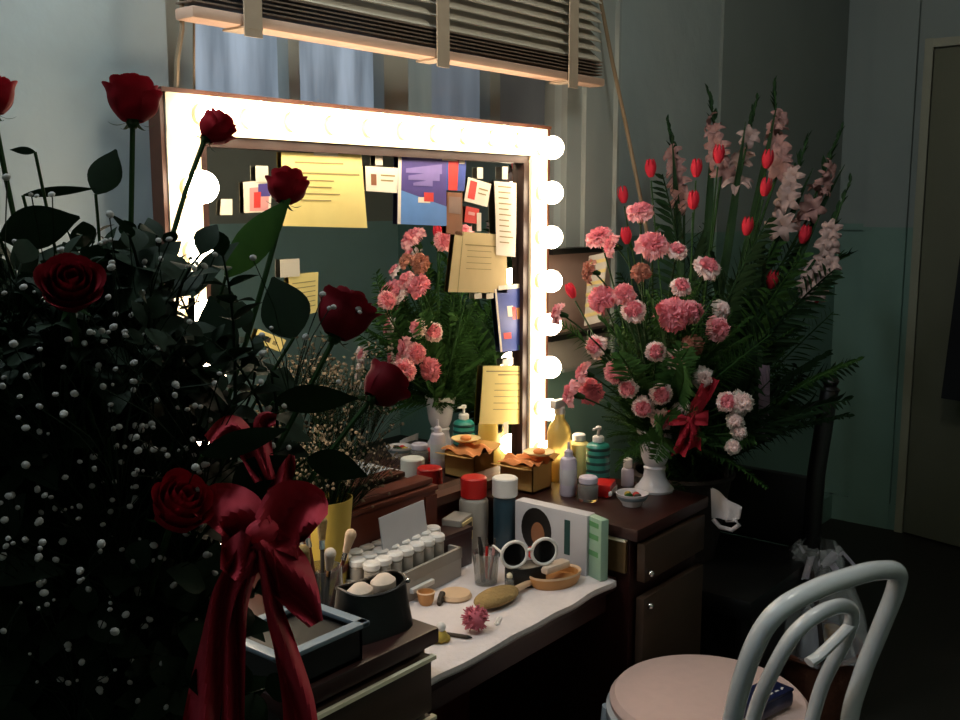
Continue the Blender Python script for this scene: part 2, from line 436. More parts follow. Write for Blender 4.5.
m.box(L(((x0+x1)/2, MY-.006, zt-sw-.010)), (x1-x0-2*sw, .02, .02)); m.box(L((x1-sw-.012, MY-.006, (zt+zb)/2-.04)), (.024, .022, zt-zb-.1)); m.box(L((x0+sw+.010, MY-.006, (zt+zb)/2-.04)), (.02, .02, zt-zb-.1))
m.build('inner_moulding', 'darkframe', vm, smooth=False)
m = MB(); m.box(L(((x0+x1)/2, MY-.012, zt-sw/2)), (x1-x0-.002, .026, sw)); m.build('light_strip', 'stripwhite', vm, smooth=False)
for xx in (x0+sw/2, x1-sw/2):
    m = MB(); m.box(L((xx, MY-.012, (zt-sw+zb+.022)/2)), (sw, .026, zt-zb-sw-.022)); m.build('light_strip', 'stripwhite', vm, smooth=False)
bm_ = MB(); rb = .0305
bm_.lathe([(0, -rb)]+[(rb*math.sin(PI*i/14), -rb*math.cos(PI*i/14)) for i in range(1, 12)]+[(.0135, .030), (.013, .036), (0, .036)], rot=Matrix.Rotation(PI/2, 3, 'X').inverted())
bulb_me = bm_.mesh('light_bulb', 'bulb')
sm = MB(); sm.lathe([(0, 0), (.020, 0), (.020, .010), (.015, .016), (0, .016)], rot=Matrix.Rotation(PI/2, 3, 'X')); sock_me = sm.mesh('socket', 'porcelain')
BY = MY-.025-.040
bulbs = []
xb = [x0+.075+ (x1-.075-.06-x0-.075)*k/9.0 for k in range(10)]
for x in xb: bulbs.append((x, zt-sw/2))
zB = [1.650-.1178*k for k in range(8)]
for z in zB: bulbs.append((x1-sw/2+.001, z))
for z in zB[1:]: bulbs.append((x0+sw/2+.006, z))
for x, z in bulbs:
    b = link('light_bulb', bulb_me, vm, L((x, BY, z)))
    link('socket', sock_me, b, Vector((0, MY-.025-BY, 0)))

# ---- notes and cards taped to the mirror
CY = MY-.004
def card(name, label, cat, quad, face, tapes=(), prints=(), group=None, th=.0012, lift=.0):
    """quad: pixel corners TL, TR, BR, BL on the mirror; prints: (u0,v0,u1,v1,material) on the face"""
    P = [aty(px, py, CY-lift) for px, py in quad]
    o = sum(P, Vector())/4
    t = thing(name, label, cat, o, group=group)
    def S(u, v, dy=0):
        p = (P[0]*(1-u)+P[1]*u)*(1-v)+(P[3]*(1-u)+P[2]*u)*v - o
        bow = .004*math.sin(PI*v)*lift*100
        return Vector((p.x, p.y-dy-bow, p.z))
    m = MB(); m.grid(lambda u, v: S(u, v, th), 4, 6); m.grid(lambda u, v: S(1-u, v, 0), 4, 6)
    e = [S(0, 0, th), S(1, 0, th), S(1, 0), S(0, 0)]; m.quad(e)
    m.build('sheet', face, t, smooth=False)
    mats = []
    if prints:
        m = MB()
        for i, (u0, v0, u1, v1, mt, *sk) in enumerate(prints):
            sk = sk[0] if sk else 0
            if mt not in mats: mats.append(mt)
            m.mi = mats.index(mt)
            m.grid(lambda a, b: S(u0+(u1-u0)*a, v0+sk*a+(v1-v0-sk*a)*b, th+.0005+i*.0001), 1, 4)
        m.build('print', mats, t, smooth=False)
    for px, py, w_, h_ in tapes:
        c = aty(px, py, CY-lift-.002)-o
        k = 2.35/F
        m = MB(); m.box(c, (w_*k*1.25, .0008, h_*k)); m.build('tape', 'tape', t, smooth=False)
    return t
txt = [(.15, .12, .75, .14, 'ink'), (.12, .26, .95, .285, 'ink')]+[(.2, .36+.09*k, .55+.2*rnd(0, 1), .375+.09*k, 'ink') for k in range(4)]
card('note_sheet', 'large yellow typed sheet taped high on the mirror', 'note', [(281, 152), (361, 155), (367, 228), (283, 226)], 'paper_y', [(326, 152, 24, 7)], txt)
card('photo_card', 'small white edged card with pink picture beside the yellow typed sheet', 'photo', [(243, 182), (272, 180), (270, 212), (244, 213)], 'paper_w', [(262, 174, 11, 14)], [(.2, .2, .9, .95, 'printpink'), (.5, .1, .95, .5, 'purple'), (.35, .35, .6, .85, 'printred')])
card('business_card', 'small cream card with dark oval emblem clipped between yellow sheet and purple poster', 'card', [(365, 166), (398, 168), (397, 193), (366, 191)], 'paper_w', [(379, 159, 8, 12)], [(.15, .3, .32, .75, 'skin'), (.45, .3, .9, .36, 'ink'), (.45, .5, .85, .56, 'ink')])
card('greeting_card', 'purple and sky blue greeting card with small red bird shape', 'card', [(398, 154), (446, 156), (446, 226), (397, 224)], 'purple', [(410, 153, 18, 6)],
     [(0, .5, 1, 1, 'skyblue', .22), (0, 0, .06, 1, 'paper_w'), (.15, .2, .9, .26, 'lightpurple', -.08), (.2, .3, .85, .36, 'lightpurple', -.08), (.3, .40, .7, .44, 'lightpurple', -.06), (.4, .6, .65, .68, 'paper_w'), (.52, .53, .72, .66, 'printred')])
card('picture_card', 'narrow red and blue picture card beside the purple greeting card', 'card', [(446, 159), (466, 160), (464, 191), (446, 190)], 'blue', [(450, 157, 20, 8), (462, 160, 7, 8)], [(.1, .0, .6, 1, 'printred'), (.6, .15, 1, .8, 'blue')])
card('postcard', 'brown postcard under the red and blue picture card', 'card', [(447, 192), (462, 193), (462, 236), (446, 233)], 'skin', [], [(.1, .1, .9, .5, 'tanboard')])
card('photo_card', 'tilted white card with red figure below a bulb', 'photo', [(468, 177), (491, 184), (487, 207), (464, 201)], 'paper_w', [(480, 173, 8, 12)], [(.1, .1, .4, .85, 'printred'), (.5, .3, .9, .36, 'ink'), (.5, .5, .85, .55, 'ink')])
card('paper_scrap', 'red paper scrap under the tilted white card', 'note', [(466, 206), (479, 209), (477, 224), (464, 222)], 'printred', [(479, 222, 6, 20)], [(.2, .3, .7, .5, 'printpink')])
card('list_sheet', 'tall narrow white typed list taped beside the right frame', 'note', [(494, 181), (516, 183), (515, 257), (496, 255)], 'paper_w', [(505, 173, 8, 14)], [(.15, .06+.075*k, .6+.3*rnd(0, 1), .075+.075*k, 'ink') for k in range(11)], lift=.003)
card('letter_sheet', 'tan folded letter taped below the red paper scrap', 'letter', [(455, 231), (506, 235), (507, 293), (448, 292)], 'paper_t', [(478, 296, 10, 6), (490, 296, 10, 6)], [(.14, 0, .15, 1, 'ink'), (.2, .2, .95, .22, 'ink')]+[(.25, .3+.1*k, .7, .31+.1*k, 'ink') for k in range(4)])
card('picture_card', 'blue card with orange figure low on the mirror', 'card', [(494, 289), (524, 287), (530, 349), (500, 352)], 'blue', [(509, 287, 32, 5)], [(.35, .28, .55, .45, 'paper_w'), (.5, .3, .62, .5, 'printred'), (.65, .32, .85, .5, 'printorange'), (.15, .7, .4, .8, 'printred'), (.6, .92, 1, 1, 'printgreen'), (0, 0, .06, 1, 'paper_w')])
card('letter_sheet', 'yellow typed letter taped lowest on the mirror', 'letter', [(483, 366), (540, 366), (537, 424), (479, 424)], 'paper_y', [(508, 362, 16, 8), (506, 428, 7, 14)], [(.05, .08, .98, .1, 'ink'), (.25, .14, .7, .16, 'ink')]+[(.2, .3+.11*k, .7, .31+.11*k, 'ink') for k in range(5)], lift=.002)
card('note_sheet', 'yellow lined note beside the dark rose blooms', 'note', [(288, 275), (318, 272), (317, 312), (292, 318)], 'paper_y', [(290, 268, 18, 16)], [(.1, .2+.12*k, .9, .22+.12*k, 'ink') for k in range(6)])
card('paper_tag', 'small yellow spotted tag below the yellow lined note', 'note', [(258, 329), (286, 340), (280, 352), (254, 341)], 'paper_y', [], [(.3, .3, .5, .7, 'dkink'), (.6, .4, .75, .7, 'ink')])
card('paper_tag', 'grey paper tag taped under the first left bulb', 'note', [(221, 199), (232, 199), (232, 215), (220, 215)], 'tape', [], [])
# striped card leaning beyond the strip
m = MB(); P = [atx(x, y, 2.50) for x, y in ((589, 256), (608, 252), (600, 322), (584, 326))]
t = thing('striped_card', 'white striped card standing behind the carnations by the bulbs', 'card', P[3])
m = MB()
m.grid(lambda u, v: (P[0]*(1-u)+P[1]*u)*(1-v)+(P[3]*(1-u)+P[2]*u)*v-P[3], 1, 1); m.grid(lambda u, v: (P[1]*(1-u)+P[0]*u)*(1-v)+(P[2]*(1-u)+P[3]*u)*v-P[3]+Vector((.004, 0, 0)), 1, 1)
m.build('sheet', 'greyboard', t, smooth=False)
m = MB()
for k in range(6):
    v = .08+k*.15
    m.grid(lambda a, b: (P[0]*(1-a)+P[1]*a)*(1-v-b*.05)+(P[3]*(1-a)+P[2]*a)*(v+b*.05)-P[3]-Vector((.002, 0, 0)), 1, 1)
m.build('print', 'ink', t, smooth=False)

# ================================================================== DRESSING TABLE
DX0, DX1, DX2, DX3 = .94, 1.29, 1.99, 2.345
FY, BYK, PZ, TZ = 1.135, 1.655, .76, .632
dt = thing('dressing_table', 'dark wooden kneehole dressing table with two raised pedestals', 'dressing table', (1.64, 1.40, 0))
OD = Vector((1.64, 1.40, 0))
def D(x, y, z): return Vector((x, y, z))-OD
for a, b, inn, pm in ((DX0, DX1, 1, 'dimpanel'), (DX2, DX3, -1, 'dimpanel')):
    cx = (a+b)/2
    m = MB(); m.box(D(cx, (FY+BYK)/2+.012, (PZ-.03)/2+.03), (b-a-.02, BYK-FY-.024, PZ-.06)); 
    for lx in (a+.03, b-.03):
        for ly in (FY+.04, BYK-.03): m.box(D(lx, ly, .03), (.04, .04, .06))
    m.build('pedestal', 'walnut', dt, smooth=False)
    m = MB(); m.box(D(cx, (FY+BYK)/2, PZ-.015), (b-a+.006, BYK-FY+.006, .03), bev=.005); m.build('pedestal_top', 'walnut', dt)
    # ochre inset panel on the kneehole side
    xi = b-.006 if inn == 1 else a+.006
    m = MB(); m.box(D(xi, FY+.085, PZ-.075), (.012, .11, .075)); m.build('side_panel', 'ochre', dt, smooth=False)
    m = MB(); m.box(D(xi, FY+.085, PZ-.034), (.016, .11, .006)); m.build('side_trim', 'brass', dt, smooth=False)
    dz = ((PZ-.042, PZ-.135),) if a > 1.5 else ((.718, .613), (.605, .50))
    for z1, z0 in dz:
        dr = MB(); dr.box(D(cx+.002, FY+.004, (z0+z1)/2), (b-a-.05, .022, z1-z0), bev=.003); dr = dr.build('drawer', pm, dt)
        if a < 1.5:
            m = MB(); m.box(D(cx+.002, FY-.008, z1-.004), (b-a-.04, .012, .007)); m.build('drawer_trim', 'brass', dr, smooth=False)
        else:
            m = MB(); m.sphere(D(a+.045, FY-.014, z0+.02), .009, 12); m.cyl(D(a+.045, FY-.012, z0+.02), .004, .012, rot=Matrix.Rotation(-PI/2, 3, 'X')); m.build('knob', 'chrome', dr)
    z1, z0 = (.585, .08) if a > 1.5 else (.49, .08)
    dr = MB(); dr.box(D(cx+.002, FY+.004, (z0+z1)/2), (b-a-.05, .022, z1-z0), bev=.003); dr = dr.build('door', pm, dt)
    m = MB(); m.sphere(D(a+.045, FY-.014, z1-.02), .009, 12); m.build('knob', 'chrome', dr)
m = MB(); m.box(D((DX1+DX2)/2, (FY+.055+BYK)/2, TZ-.016), (DX2-DX1+.01, BYK-FY-.055, .032), bev=.004); m.build('tabletop', 'walnut', dt)
m = MB(); m.box(D((DX1+DX2)/2, FY+.09, TZ-.06), (DX2-DX1, .02, .06)); m.build('apron', 'walnut', dt, smooth=False)
m = MB(); m.box(D((DX1+DX2)/2, BYK-.012, .42), (DX2-DX1, .016, .69)); m.build('back_board', 'redwood', dt, smooth=False)

# white cloth over the low top, with a small front lip
cw = MB()
cy0, cy1 = FY+.048, BYK-.045
prof = [(cy0-.003, TZ-.012), (cy0-.003, TZ+.001)] + [(cy0+(cy1-cy0)*k/14, TZ+.003) for k in range(1, 15)]
def clothf(u, v):
    i = v*(len(prof)-1); a = int(min(i, len(prof)-2)); f = i-a
    y = prof[a][0]*(1-f)+prof[a+1][0]*f; z = prof[a][1]*(1-f)+prof[a+1][1]*f
    x = DX1+.006+(DX2-DX1-.025)*u
    if v < .2: z += .0015*math.sin(u*23); y += .002*math.sin(u*17)
    return Vector((x, y, z+.0008*math.sin(u*31+v*9)))
cw.grid(clothf, 40, 30)
o = cw.build('table_cloth', 'cloth'); tag(o, 'white cloth covering the low middle of the dressing table', 'cloth')
md = o.modifiers.new('thick', 'SOLIDIFY'); md.thickness = .002; md.offset = 1
CT = TZ+.0045   # cloth surface
def T(px, py, dz=0): return atz(px, py, CT+dz)
def Pd(px, py): return atz(px, py, PZ)

# ------------------------------------------------------------------ things on the low table
# reddish wooden chest against the mirror
a = aty(345, 495, 1.565); b = aty(437, 468, 1.565)
t = thing('wooden_chest', 'reddish brown wooden chest with ridged lid standing against the mirror', 'chest', ((a.x+b.x)/2, 1.597, CT))
wd, h = b.x-a.x, .855-CT
m = MB(); m.box((0, 0, (h-.03)/2), (wd, .055, h-.03), bev=.003); m.build('body', 'redwood', t)
m = MB(); m.box((0, -.002, h-.024), (wd+.01, .062, .012), bev=.003); m.box((0, 0, h-.007), (wd-.012, .05, .014), bev=.004); m.build('lid', 'redwood', t)
m = MB(); m.box((wd/2-.022, -.030, h/2-.01), (.04, .006, h-.06)); m.build('corner_strip', 'redwood', t)

# hot roller case with white capped rollers
fr = T(466, 578); ca = math.radians(4)
LX, LY = .315, .135
c0 = Vector((fr.x-LX/2, fr.y+LY/2+.004, CT))
t = thing('roller_case', 'grey heated roller case filled with white rollers', 'hair roller set', c0, ca)
m = MB(); m.box((0, 0, .025), (LX, LY, .05), bev=.006); m.build('base', 'grey', t)
m = MB(); m.box((0, -LY/2-.004, .026), (LX*.25, .012, .012), bev=.003); m.build('latch', 'white', t)
m = MB()
for yy in (-LY/2+.004, LY/2-.004): m.box((0, yy, .058), (LX, .008, .026))
for xx in (-LX/2+.004, LX/2-.004): m.box((xx, 0, .058), (.008, LY, .026))
m.build('rim', 'grey', t, smooth=False)
rm = MB(); rm.cyl((0, 0, 0), .0165, .048, 18, bev=.002); roller_body = rm.mesh('roller_body', 'grey')
rm = MB(); rm.cyl((0, 0, .048), .0186, .018, 18, bev=.004); roller_cap = rm.mesh('roller_cap', 'white')
R2 = Matrix.Rotation(ca, 3, 'Z')
for i in range(8):
    for j in range(3):
        if (i, j) in ((7, 0),): continue
        p = c0+R2 @ Vector((-LX/2+.024+i*.0382, -LY/2+.027+j*.0405, .0495))
        r = thing('hair_roller', 'white capped hair roller standing in the grey roller case', 'hair roller', p, group='rollers in the roller case')
        link('roller_body', roller_body, r); link('cap', roller_cap, r)

# standing white card
p = aty(404, 546, 1.535)
sb = thing('storage_box', 'dark low box between the rollers and the wooden chest', 'box', (p.x+.03, 1.534, CT))
m = MB(); m.box((0, 0, (p.z-CT)/2-.004), (.36, .056, p.z-CT-.008), bev=.003); m.build('body', 'walnut', sb)
m = MB(); m.box((0, 0, p.z-CT-.005), (.364, .06, .010), bev=.002); m.build('lid', 'walnut', sb)
t = thing('blank_card', 'blank white card propped upright behind the roller case', 'card', p, math.radians(6))
m = MB(); m.box((-.012, -.01, .046), (.165, .003, .092), Matrix.Rotation(math.radians(-8), 3, 'X')); m.build('sheet', 'paper_wb', t, smooth=False)
m = MB(); m.box((0, .010, .040), (.04, .002, .082), Matrix.Rotation(math.radians(14), 3, 'X')); m.build('stand', 'paper_wb', t, smooth=False)

def bottle(name, label, cat, p, r, h, body, cap, cr=None, ch=.03, neck=0, shoulder=.15, group=None, seg=24, sy=1.0, rz=0):
    """bottle with body, optional neck and cap"""
    t = thing(name, label, cat, p, rz, group=group)
    m = MB(); hb = h-ch-neck; cr = cr or r*.9
    nr = cr*.85
    sh = shoulder*hb
    prof = [(0, 0), (r*.94, 0), (r, r*.08), (r, hb-sh), (r*.93, hb-sh*.45), (nr+(r-nr)*.35, hb-sh*.08), (nr, hb), (nr, hb+neck+.001), (0, hb+neck+.001)]
    m.lathe(prof, seg=seg, sy=sy); m.build('body', body, t)
    m = MB(); m.cyl((0, 0, hb+neck), cr, ch, seg, bev=.003); m.build('cap', cap, t)
    return t
bottle('spray_can', 'white container with bright red cap on the low table', 'container', Vector((1.925, 1.568, CT)), .037, .19, 'grey', 'red', .033, .052, 0, .08)
t = bottle('shaker_bottle', 'dark blue bottle with wide white cap', 'bottle', Vector((1.948, 1.487, CT)), .029, .198, 'navy', 'white', .032, .048, 0, .08)
t = thing('small_carton', 'small grey carton with pale frame beside the wooden chest', 'carton', Vector((1.845, 1.60-.045, CT)), math.radians(15))
m = MB(); m.box((0, 0, .055), (.075, .05, .11), bev=.003); m.build('body', 'grey', t)
m = MB(); m.box((0, -.027, .075), (.055, .004, .055)); m.mi = 1; m.box((0, -.0295, .075), (.038, .003, .038)); m.build('label', ['paper_t', 'dkink'], t, smooth=False)

# upright booklets / cartons along the right pedestal side
t = thing('standing_box', 'white box with dark portrait picture standing against the pedestal', 'box', (1.958, 1.345, CT), math.radians(0))
m = MB(); m.box((0, 0, .074), (.035, .21, .148), bev=.003); m.build('body', 'paper_wb', t)
m = MB(); m.mi = 0
def oval(cx, cz, rx, rz, dx, k):
    m.mi = k; vs = [m.bm.verts.new((-.0178-dx, cx+rx*math.cos(2*PI*i/24), cz+rz*math.sin(2*PI*i/24))) for i in range(24)]
    f = m.bm.faces.new(vs); f.material_index = k
oval(.04, .085, .045, .055, .0004, 0); oval(.035, .075, .020, .03, .0008, 1); oval(.03, .025, .04, .02, .0012, 2)
m.build('portrait', ['blackwood', 'skin', 'printred'], t, smooth=False)
m = MB(); m.box((-.018, -.05, .085), (.0012, .016, .085)); m.build('stripe', 'tealdark', t, smooth=False)
t = thing('paperback_book', 'slim pale green book standing at the table corner', 'book', (1.955, 1.222, CT), math.radians(-20))
m = MB(); m.box((0, 0, .073), (.022, .06, .146), bev=.002); m.build('cover', mat('pale_green_cover', '#8fae98', .5, noise=.1), t)
m = MB()
for zz in (.13, .10, .06): m.mi = 0; m.box((-.0115, 0, zz), (.001, .04, .012))
m.build('print', 'printgreen', t, smooth=False)

# sunglasses on a black case
t = thing('glasses_case', 'black box carrying the white sunglasses', 'box', T(529, 588), math.radians(-28))
m = MB(); m.box((0, .02, .022), (.085, .05, .044), bev=.006); m.build('body', 'black', t)
m = MB(); m.box((0, .02, .046), (.087, .052, .006), bev=.002); m.build('lid', 'black', t)
p = T(529, 588)
t = thing('sunglasses', 'white round framed sunglasses standing open on the black box', 'sunglasses', p+Vector((0, 0, .0495)), math.radians(-34))
for s in (-1, 1):
    m = MB(); m.tube([(s*.036+.030*math.cos(a), .0, .0335+.030*math.sin(a)) for a in [2*PI*i/28 for i in range(28)]], .0042, 8, closed=True); rim = m.build('rim', 'white', t)
    m = MB(); m.lathe([(0, 0), (.028, 0), (.028, .002), (0, .0025)], (s*.036, .001, .0335), 24, Matrix.Rotation(PI/2, 3, 'X')); m.build('lens', mat('dark_lens', '#0c0a0a', .08, noise=0), rim)
    m = MB(); m.tube([(s*.066, .003, .042), (s*.068, .02, .042), (s*.066, .06, .038), (s*.062, .085, .02)], .003, 6); m.build('temple', 'white', t)
m = MB(); m.tube([(-.008, 0, .040), (0, -.002, .043), (.008, 0, .040)], .004, 8); m.build('bridge', 'white', t)

# tan oval dish with a white bar
p = T(562, 586)
t = thing('oval_dish', 'tan oval dish on the cloth beside the sunglasses', 'dish', p+Vector((0, .02, 0)), math.radians(-20))
m = MB(); m.lathe([(0, 0), (.056, 0), (.064, .012), (.067, .027), (.061, .028), (.056, .014), (0, .009)], seg=32, sy=.68); m.build('bowl', 'tandish', t)
m = MB(); m.lathe([(.061, .0), (.068, .003), (.067, .008), (.060, .004), (.061, 0)], (0, 0, .023), 32, sy=.68); m.build('rim', 'beige', t)
t = thing('soap_bar', 'white bar resting across the tan oval dish', 'soap', p+Vector((.004, .024, .0315)), math.radians(-8))
m = MB(); m.box((0, 0, .009), (.08, .03, .018), bev=.007); m.build('bar', 'puff', t)

# clear glass with brushes and a bottle
p = T(486, 583)
t = thing('clear_tumbler', 'clear tumbler of cosmetic pencils in front of the rollers', 'tumbler', p)
m = MB(); m.lathe([(0, 0), (.026, 0), (.031, .075), (.0295, .075), (.0245, .004), (0, .004)], seg=28); m.build('glass', 'clear', t)
for k, (dx, dy, mt, ln, lab) in enumerate(((-.012, .0, 'black', .11, 'thick black brush handle leaning in the clear tumbler'), (.010, -.006, 'printpink', .098, 'pink cosmetic pencil leaning in the clear tumbler'), (.0, .012, 'white', .10, 'white cosmetic pencil leaning in the clear tumbler'), (.012, .008, 'red', .09, 'red cosmetic pencil leaning in the clear tumbler'))):
    q = thing('cosmetic_pencil', lab, 'cosmetic pencil', p+Vector((dx*.8, dy*.8, .0065)))
    e = Vector((dx*1.1, dy*1.1, ln)); rr = .0055 if k == 0 else .0035
    m = MB(); m.tube([(0, 0, 0), e*.82], rr, 8); m.build('shaft', mt, q); m = MB(); m.tube([e*.815, e], rr*.95, 8, r_end=rr*.4); m.build('tip', 'dkink' if k else 'black', q)
t = bottle('perfume_vial', 'short clear vial with gold cap before the clear tumbler', 'vial', T(510, 590), .012, .04, 'clear', 'brass', .008, .012)

# hairbrush
p = T(502, 606)
t = thing('hair_brush', 'tan oval hair brush with beige handle lying on the cloth', 'hair brush', p+Vector((0, .015, 0)), math.radians(-2))
m = MB(); m.sphere((0, 0, .018), .066, 28, sy=.52, sz=.26); m.build('bristle_head', 'tan', t)
m = MB(); m.tube([(.058, 0, .014), (.085, .002, .014), (.115, .003, .014), (.155, .004, .013)], .008, 10, r_end=.0065); m.build('handle', 'beige', t)
t = thing('makeup_sponge', 'flat peach sponge tucked behind the tan hair brush', 'sponge', T(462, 600)+Vector((0, .02, 0)), math.radians(20))
m = MB(); m.lathe([(0, 0), (.034, 0), (.038, .006), (.034, .013), (0, .014)], seg=24); m.build('pad', 'beige', t)

# pink pompom
p = T(475, 633)
t = thing('pink_pompom', 'fluffy pink pompom on the front of the cloth', 'pompom', p)
m = MB(); m.sphere((0, 0, .031), .022, 14)
for k in range(140):
    z = rnd(-.9, 1); a = rnd(0, 2*PI); q = math.sqrt(1-z*z); dd = Vector((q*math.cos(a), q*math.sin(a), z))
    m.tube([Vector((0, 0, .031))+dd*.018, Vector((0, 0, .031))+dd*rnd(.027, .031)], .0026, 4, r_end=.001)
m.build('fluff', 'pinkpom', t)

# tiny yellow brown bits on the left of the cloth
t = thing('egg_cup', 'small tan cup beside the black bag', 'cup', T(426, 604))
m = MB(); m.lathe([(0, 0), (.013, 0), (.017, .008), (.02, .028), (.018, .028), (.014, .01), (0, .006)], seg=22); m.build('cup', 'tandish', t)
m = MB(); m.lathe([(.018, .026), (.021, .028), (.018, .030), (.018, .026)], seg=22); m.build('rim', 'beige', t)
t = thing('hair_clip', 'dark hair clip beside the small tan cup', 'hair clip', T(441, 604), .4)
m = MB(); m.tube([(-.014, 0, .006), (-.004, 0, .016), (.006, 0, .022), (.014, 0, .018)], .006, 8); m.build('jaw', 'dkink', t)
m = MB(); m.tube([(-.014, 0, .005), (0, 0, .005), (.016, 0, .008)], .005, 8); m.build('jaw', 'dkink', t)
t = thing('toy_figurine', 'small yellow and white figurine at the pedestal edge of the cloth', 'figurine', T(441, 643), -.5)
m = MB(); m.sphere((0, 0, .014), .014, 16, sz=1.0); m.sphere((.012, 0, .008), .008, 12); m.sphere((-.012, 0, .008), .008, 12); m.build('body', 'yellowcard', t)
m = MB(); m.sphere((0, 0, .034), .010, 14); m.build('head', 'white', t)
t = thing('eyebrow_pencil', 'dark pencil lying aslant beside the small figurine', 'cosmetic pencil', T(455, 636), .0)
m = MB(); m.tube([(-.020, .035, .005), (.004, -.03, .005)], .0042, 8); m.build('shaft', 'dkink', t)
m = MB(); m.tube([(.004, -.03, .005), (.007, -.039, .005)], .004, 8, r_end=.001); m.build('tip', 'black', t)
for lab, px, py, mt, rz in (('thin white swab lying before the tan hair brush', 499, 622, 'white', .5), ('small black clip at the cloth corner', 600, 574, 'black', .3), ('small white comb behind the tan dish', 588, 571, 'white', -.3)):
    t = thing('hair_pin', lab, 'hair pin', T(px, py), rz)
    m = MB(); m.tube([(-.018, 0, .003), (0, .001, .004), (.018, 0, .003)], .003, 6); m.build('prong', mt, t)
    m = MB(); m.tube([(-.018, 0, .003), (-.021, .003, .004), (-.018, .006, .003), (.012, .006, .003)], .0022, 6); m.build('prong', mt, t)

# ------------------------------------------------------------------ things on the left pedestal
# black cosmetic bag with two powder puffs
p = Pd(386, 620); p = Vector((1.208, 1.215, PZ))
t = thing('cosmetic_bag', 'open black cosmetic bag at the pedestal corner', 'bag', p, math.radians(-8))
m = MB()
def bagf(u, v):
    a = 2*PI*u; s = 1-.18*v
    n = 3.2
    cx_, sy_ = math.cos(a), math.sin(a)
    r = (abs(cx_)**n+abs(sy_)**n)**(-1/n)
    z = .078*v + (.012*abs(cx_)**2*v if v > .7 else 0)
    return Vector((.076*s*r*cx_, .045*s*r*sy_, z))
m.grid(bagf, 40, 10)
m.grid(lambda u, v: Vector((bagf(u, 0).x*v, bagf(u, 0).y*v, .001)), 40, 1)
m.build('body', 'black', t)
m = MB(); m.tube([(bagf(i/40, 1)) for i in range(40)], .003, 6, closed=True); m.build('rim', 'blackwood', t)
m = MB(); m.sphere((.058, -.030, .084), .005, 10); m.build('clasp', 'chrome', t)
m = MB(); m.box((0, 0, .045), (.085, .05, .006)); m.build('lining', 'black', t)
for dx, lab in ((-.028, 'cream powder puff on the outer side of the black bag'), (.022, 'open cream compact on the roller side of the black bag')):
    q = p+Vector((dx*1.15, -.004, .0485))
    t = thing('powder_puff', lab, 'powder puff', q, .2)
    m = MB(); m.lathe([(0, 0), (.02, .002), (.028, .016), (.027, .036), (.014, .046), (0, .048)], seg=24, sy=.75); m.build('pad', 'puff', t)
    m = MB(); m.lathe([(.024, .018), (.028, .020), (.024, .023), (.024, .018)], seg=24, sy=.75); m.build('band', 'beige', t)
# brush jar
p = Vector((1.212, 1.345, PZ))
t = thing('brush_jar', 'glass jar of makeup brushes behind the black bag', 'jar', p)
m = MB(); m.lathe([(0, 0), (.036, 0), (.038, .01), (.036, .085), (.034, .085), (.035, .012), (0, .006)], seg=28); m.build('glass', 'clear', t)
for k, (dx, dy, h, c2, lab) in enumerate(((-.02, .01, .175, 'beige', 'tallest brush with peach head'), (.014, .015, .15, 'tan', 'brush with tan bristles'), (.02, -.012, .135, 'beige', 'short brush with peach head'), (-.008, -.018, .12, 'puff', 'stubby brush with cream head'), (.0, .02, .16, 'pinkpom', 'slim brush with pink head'), (-.024, -.006, .13, 'tan', 'shorter brush with tan head'))):
    q = thing('makeup_brush', lab+' in the glass brush jar', 'makeup brush', p+Vector((dx*.6, dy*.6, .0075)))
    e = Vector((dx*1.3, dy*1.3, h-.035))
    m = MB(); m.tube([(0, 0, 0), e], .004, 8); m.build('handle', 'dkink' if k % 2 else 'redwood', q)
    m = MB(); m.tube([e*.86, e], .0055, 8); m.build('ferrule', 'chrome', q)
    m = MB(); n = e.normalized(); m.tube([e, e+n*.012, e+n*.024, e+n*.034], .006, 10, r_end=.011); m.sphere(e+n*.034, .011, 12); m.build('bristles', c2, q)
# small shiny jars
for k, (px, py, r, h, b_, c_, lab) in enumerate(((352, 566, .014, .045, 'clear', 'chrome', 'small glass jar with silver lid beside the brush jar'), (326, 590, .016, .04, 'kraft', 'tandish', 'squat tan pot near the blue grey tray'), (365, 562, .012, .05, 'clear', 'dkink', 'small dark capped vial beside the roller case'))):
    q = ((1.262, 1.43), (1.12, 1.33), (1.268, 1.295))[k]
    bottle('cosmetic_jar', lab, 'jar', Vector((q[0], q[1], PZ)), r, h, b_, c_, r*.95, .014)
# yellow wrapped carton with dried baby's breath bunch
p = Vector((1.425, 1.555, CT))
ybox = thing('yellow_wrapper', 'dull yellow paper cone holding baby breath against the mirror', 'flower wrapper', p)
m = MB(); m.lathe([(0, 0), (.03, 0), (.042, .12), (.055, .25), (.053, .25), (.040, .12), (.025, .006), (0, .006)], seg=20, sy=.8); m.build('paper', 'yellowcard', ybox)
m = MB(); m.lathe([(.039, .09), (.043, .095), (.044, .105), (.041, .108), (.039, .09)], seg=20, sy=.8); m.build('tie', 'redwood', ybox)
# blue grey tray with dark sides
p = Vector((1.03, 1.215, PZ))
t = thing('storage_tray', 'black box with blue grey rim beside the black bag', 'tray', p)
tw, td, thh = .17, .14, .062
m = MB()
m.box((0, 0, .004), (tw, td, .008))
for s in (-1, 1):
    m.box((s*(tw/2-.003), 0, thh/2), (.006, td, thh)); m.box((0, s*(td/2-.003), thh/2), (tw, .006, thh))
m.build('body', 'black', t, smooth=False)
m = MB(); ww = .010
for s in (-1, 1):
    m.box((s*(tw/2), 0, thh), (ww*2, td+ww*2, .009), bev=.003); m.box((0, s*(td/2), thh), (tw+ww*2, ww*2, .009), bev=.003)
m.build('rim', 'bluegrey', t)
m = MB(); m.box((0, 0, .05), (tw-.014, td-.014, .004)); m.build('inner_tray', 'black', t, smooth=False)

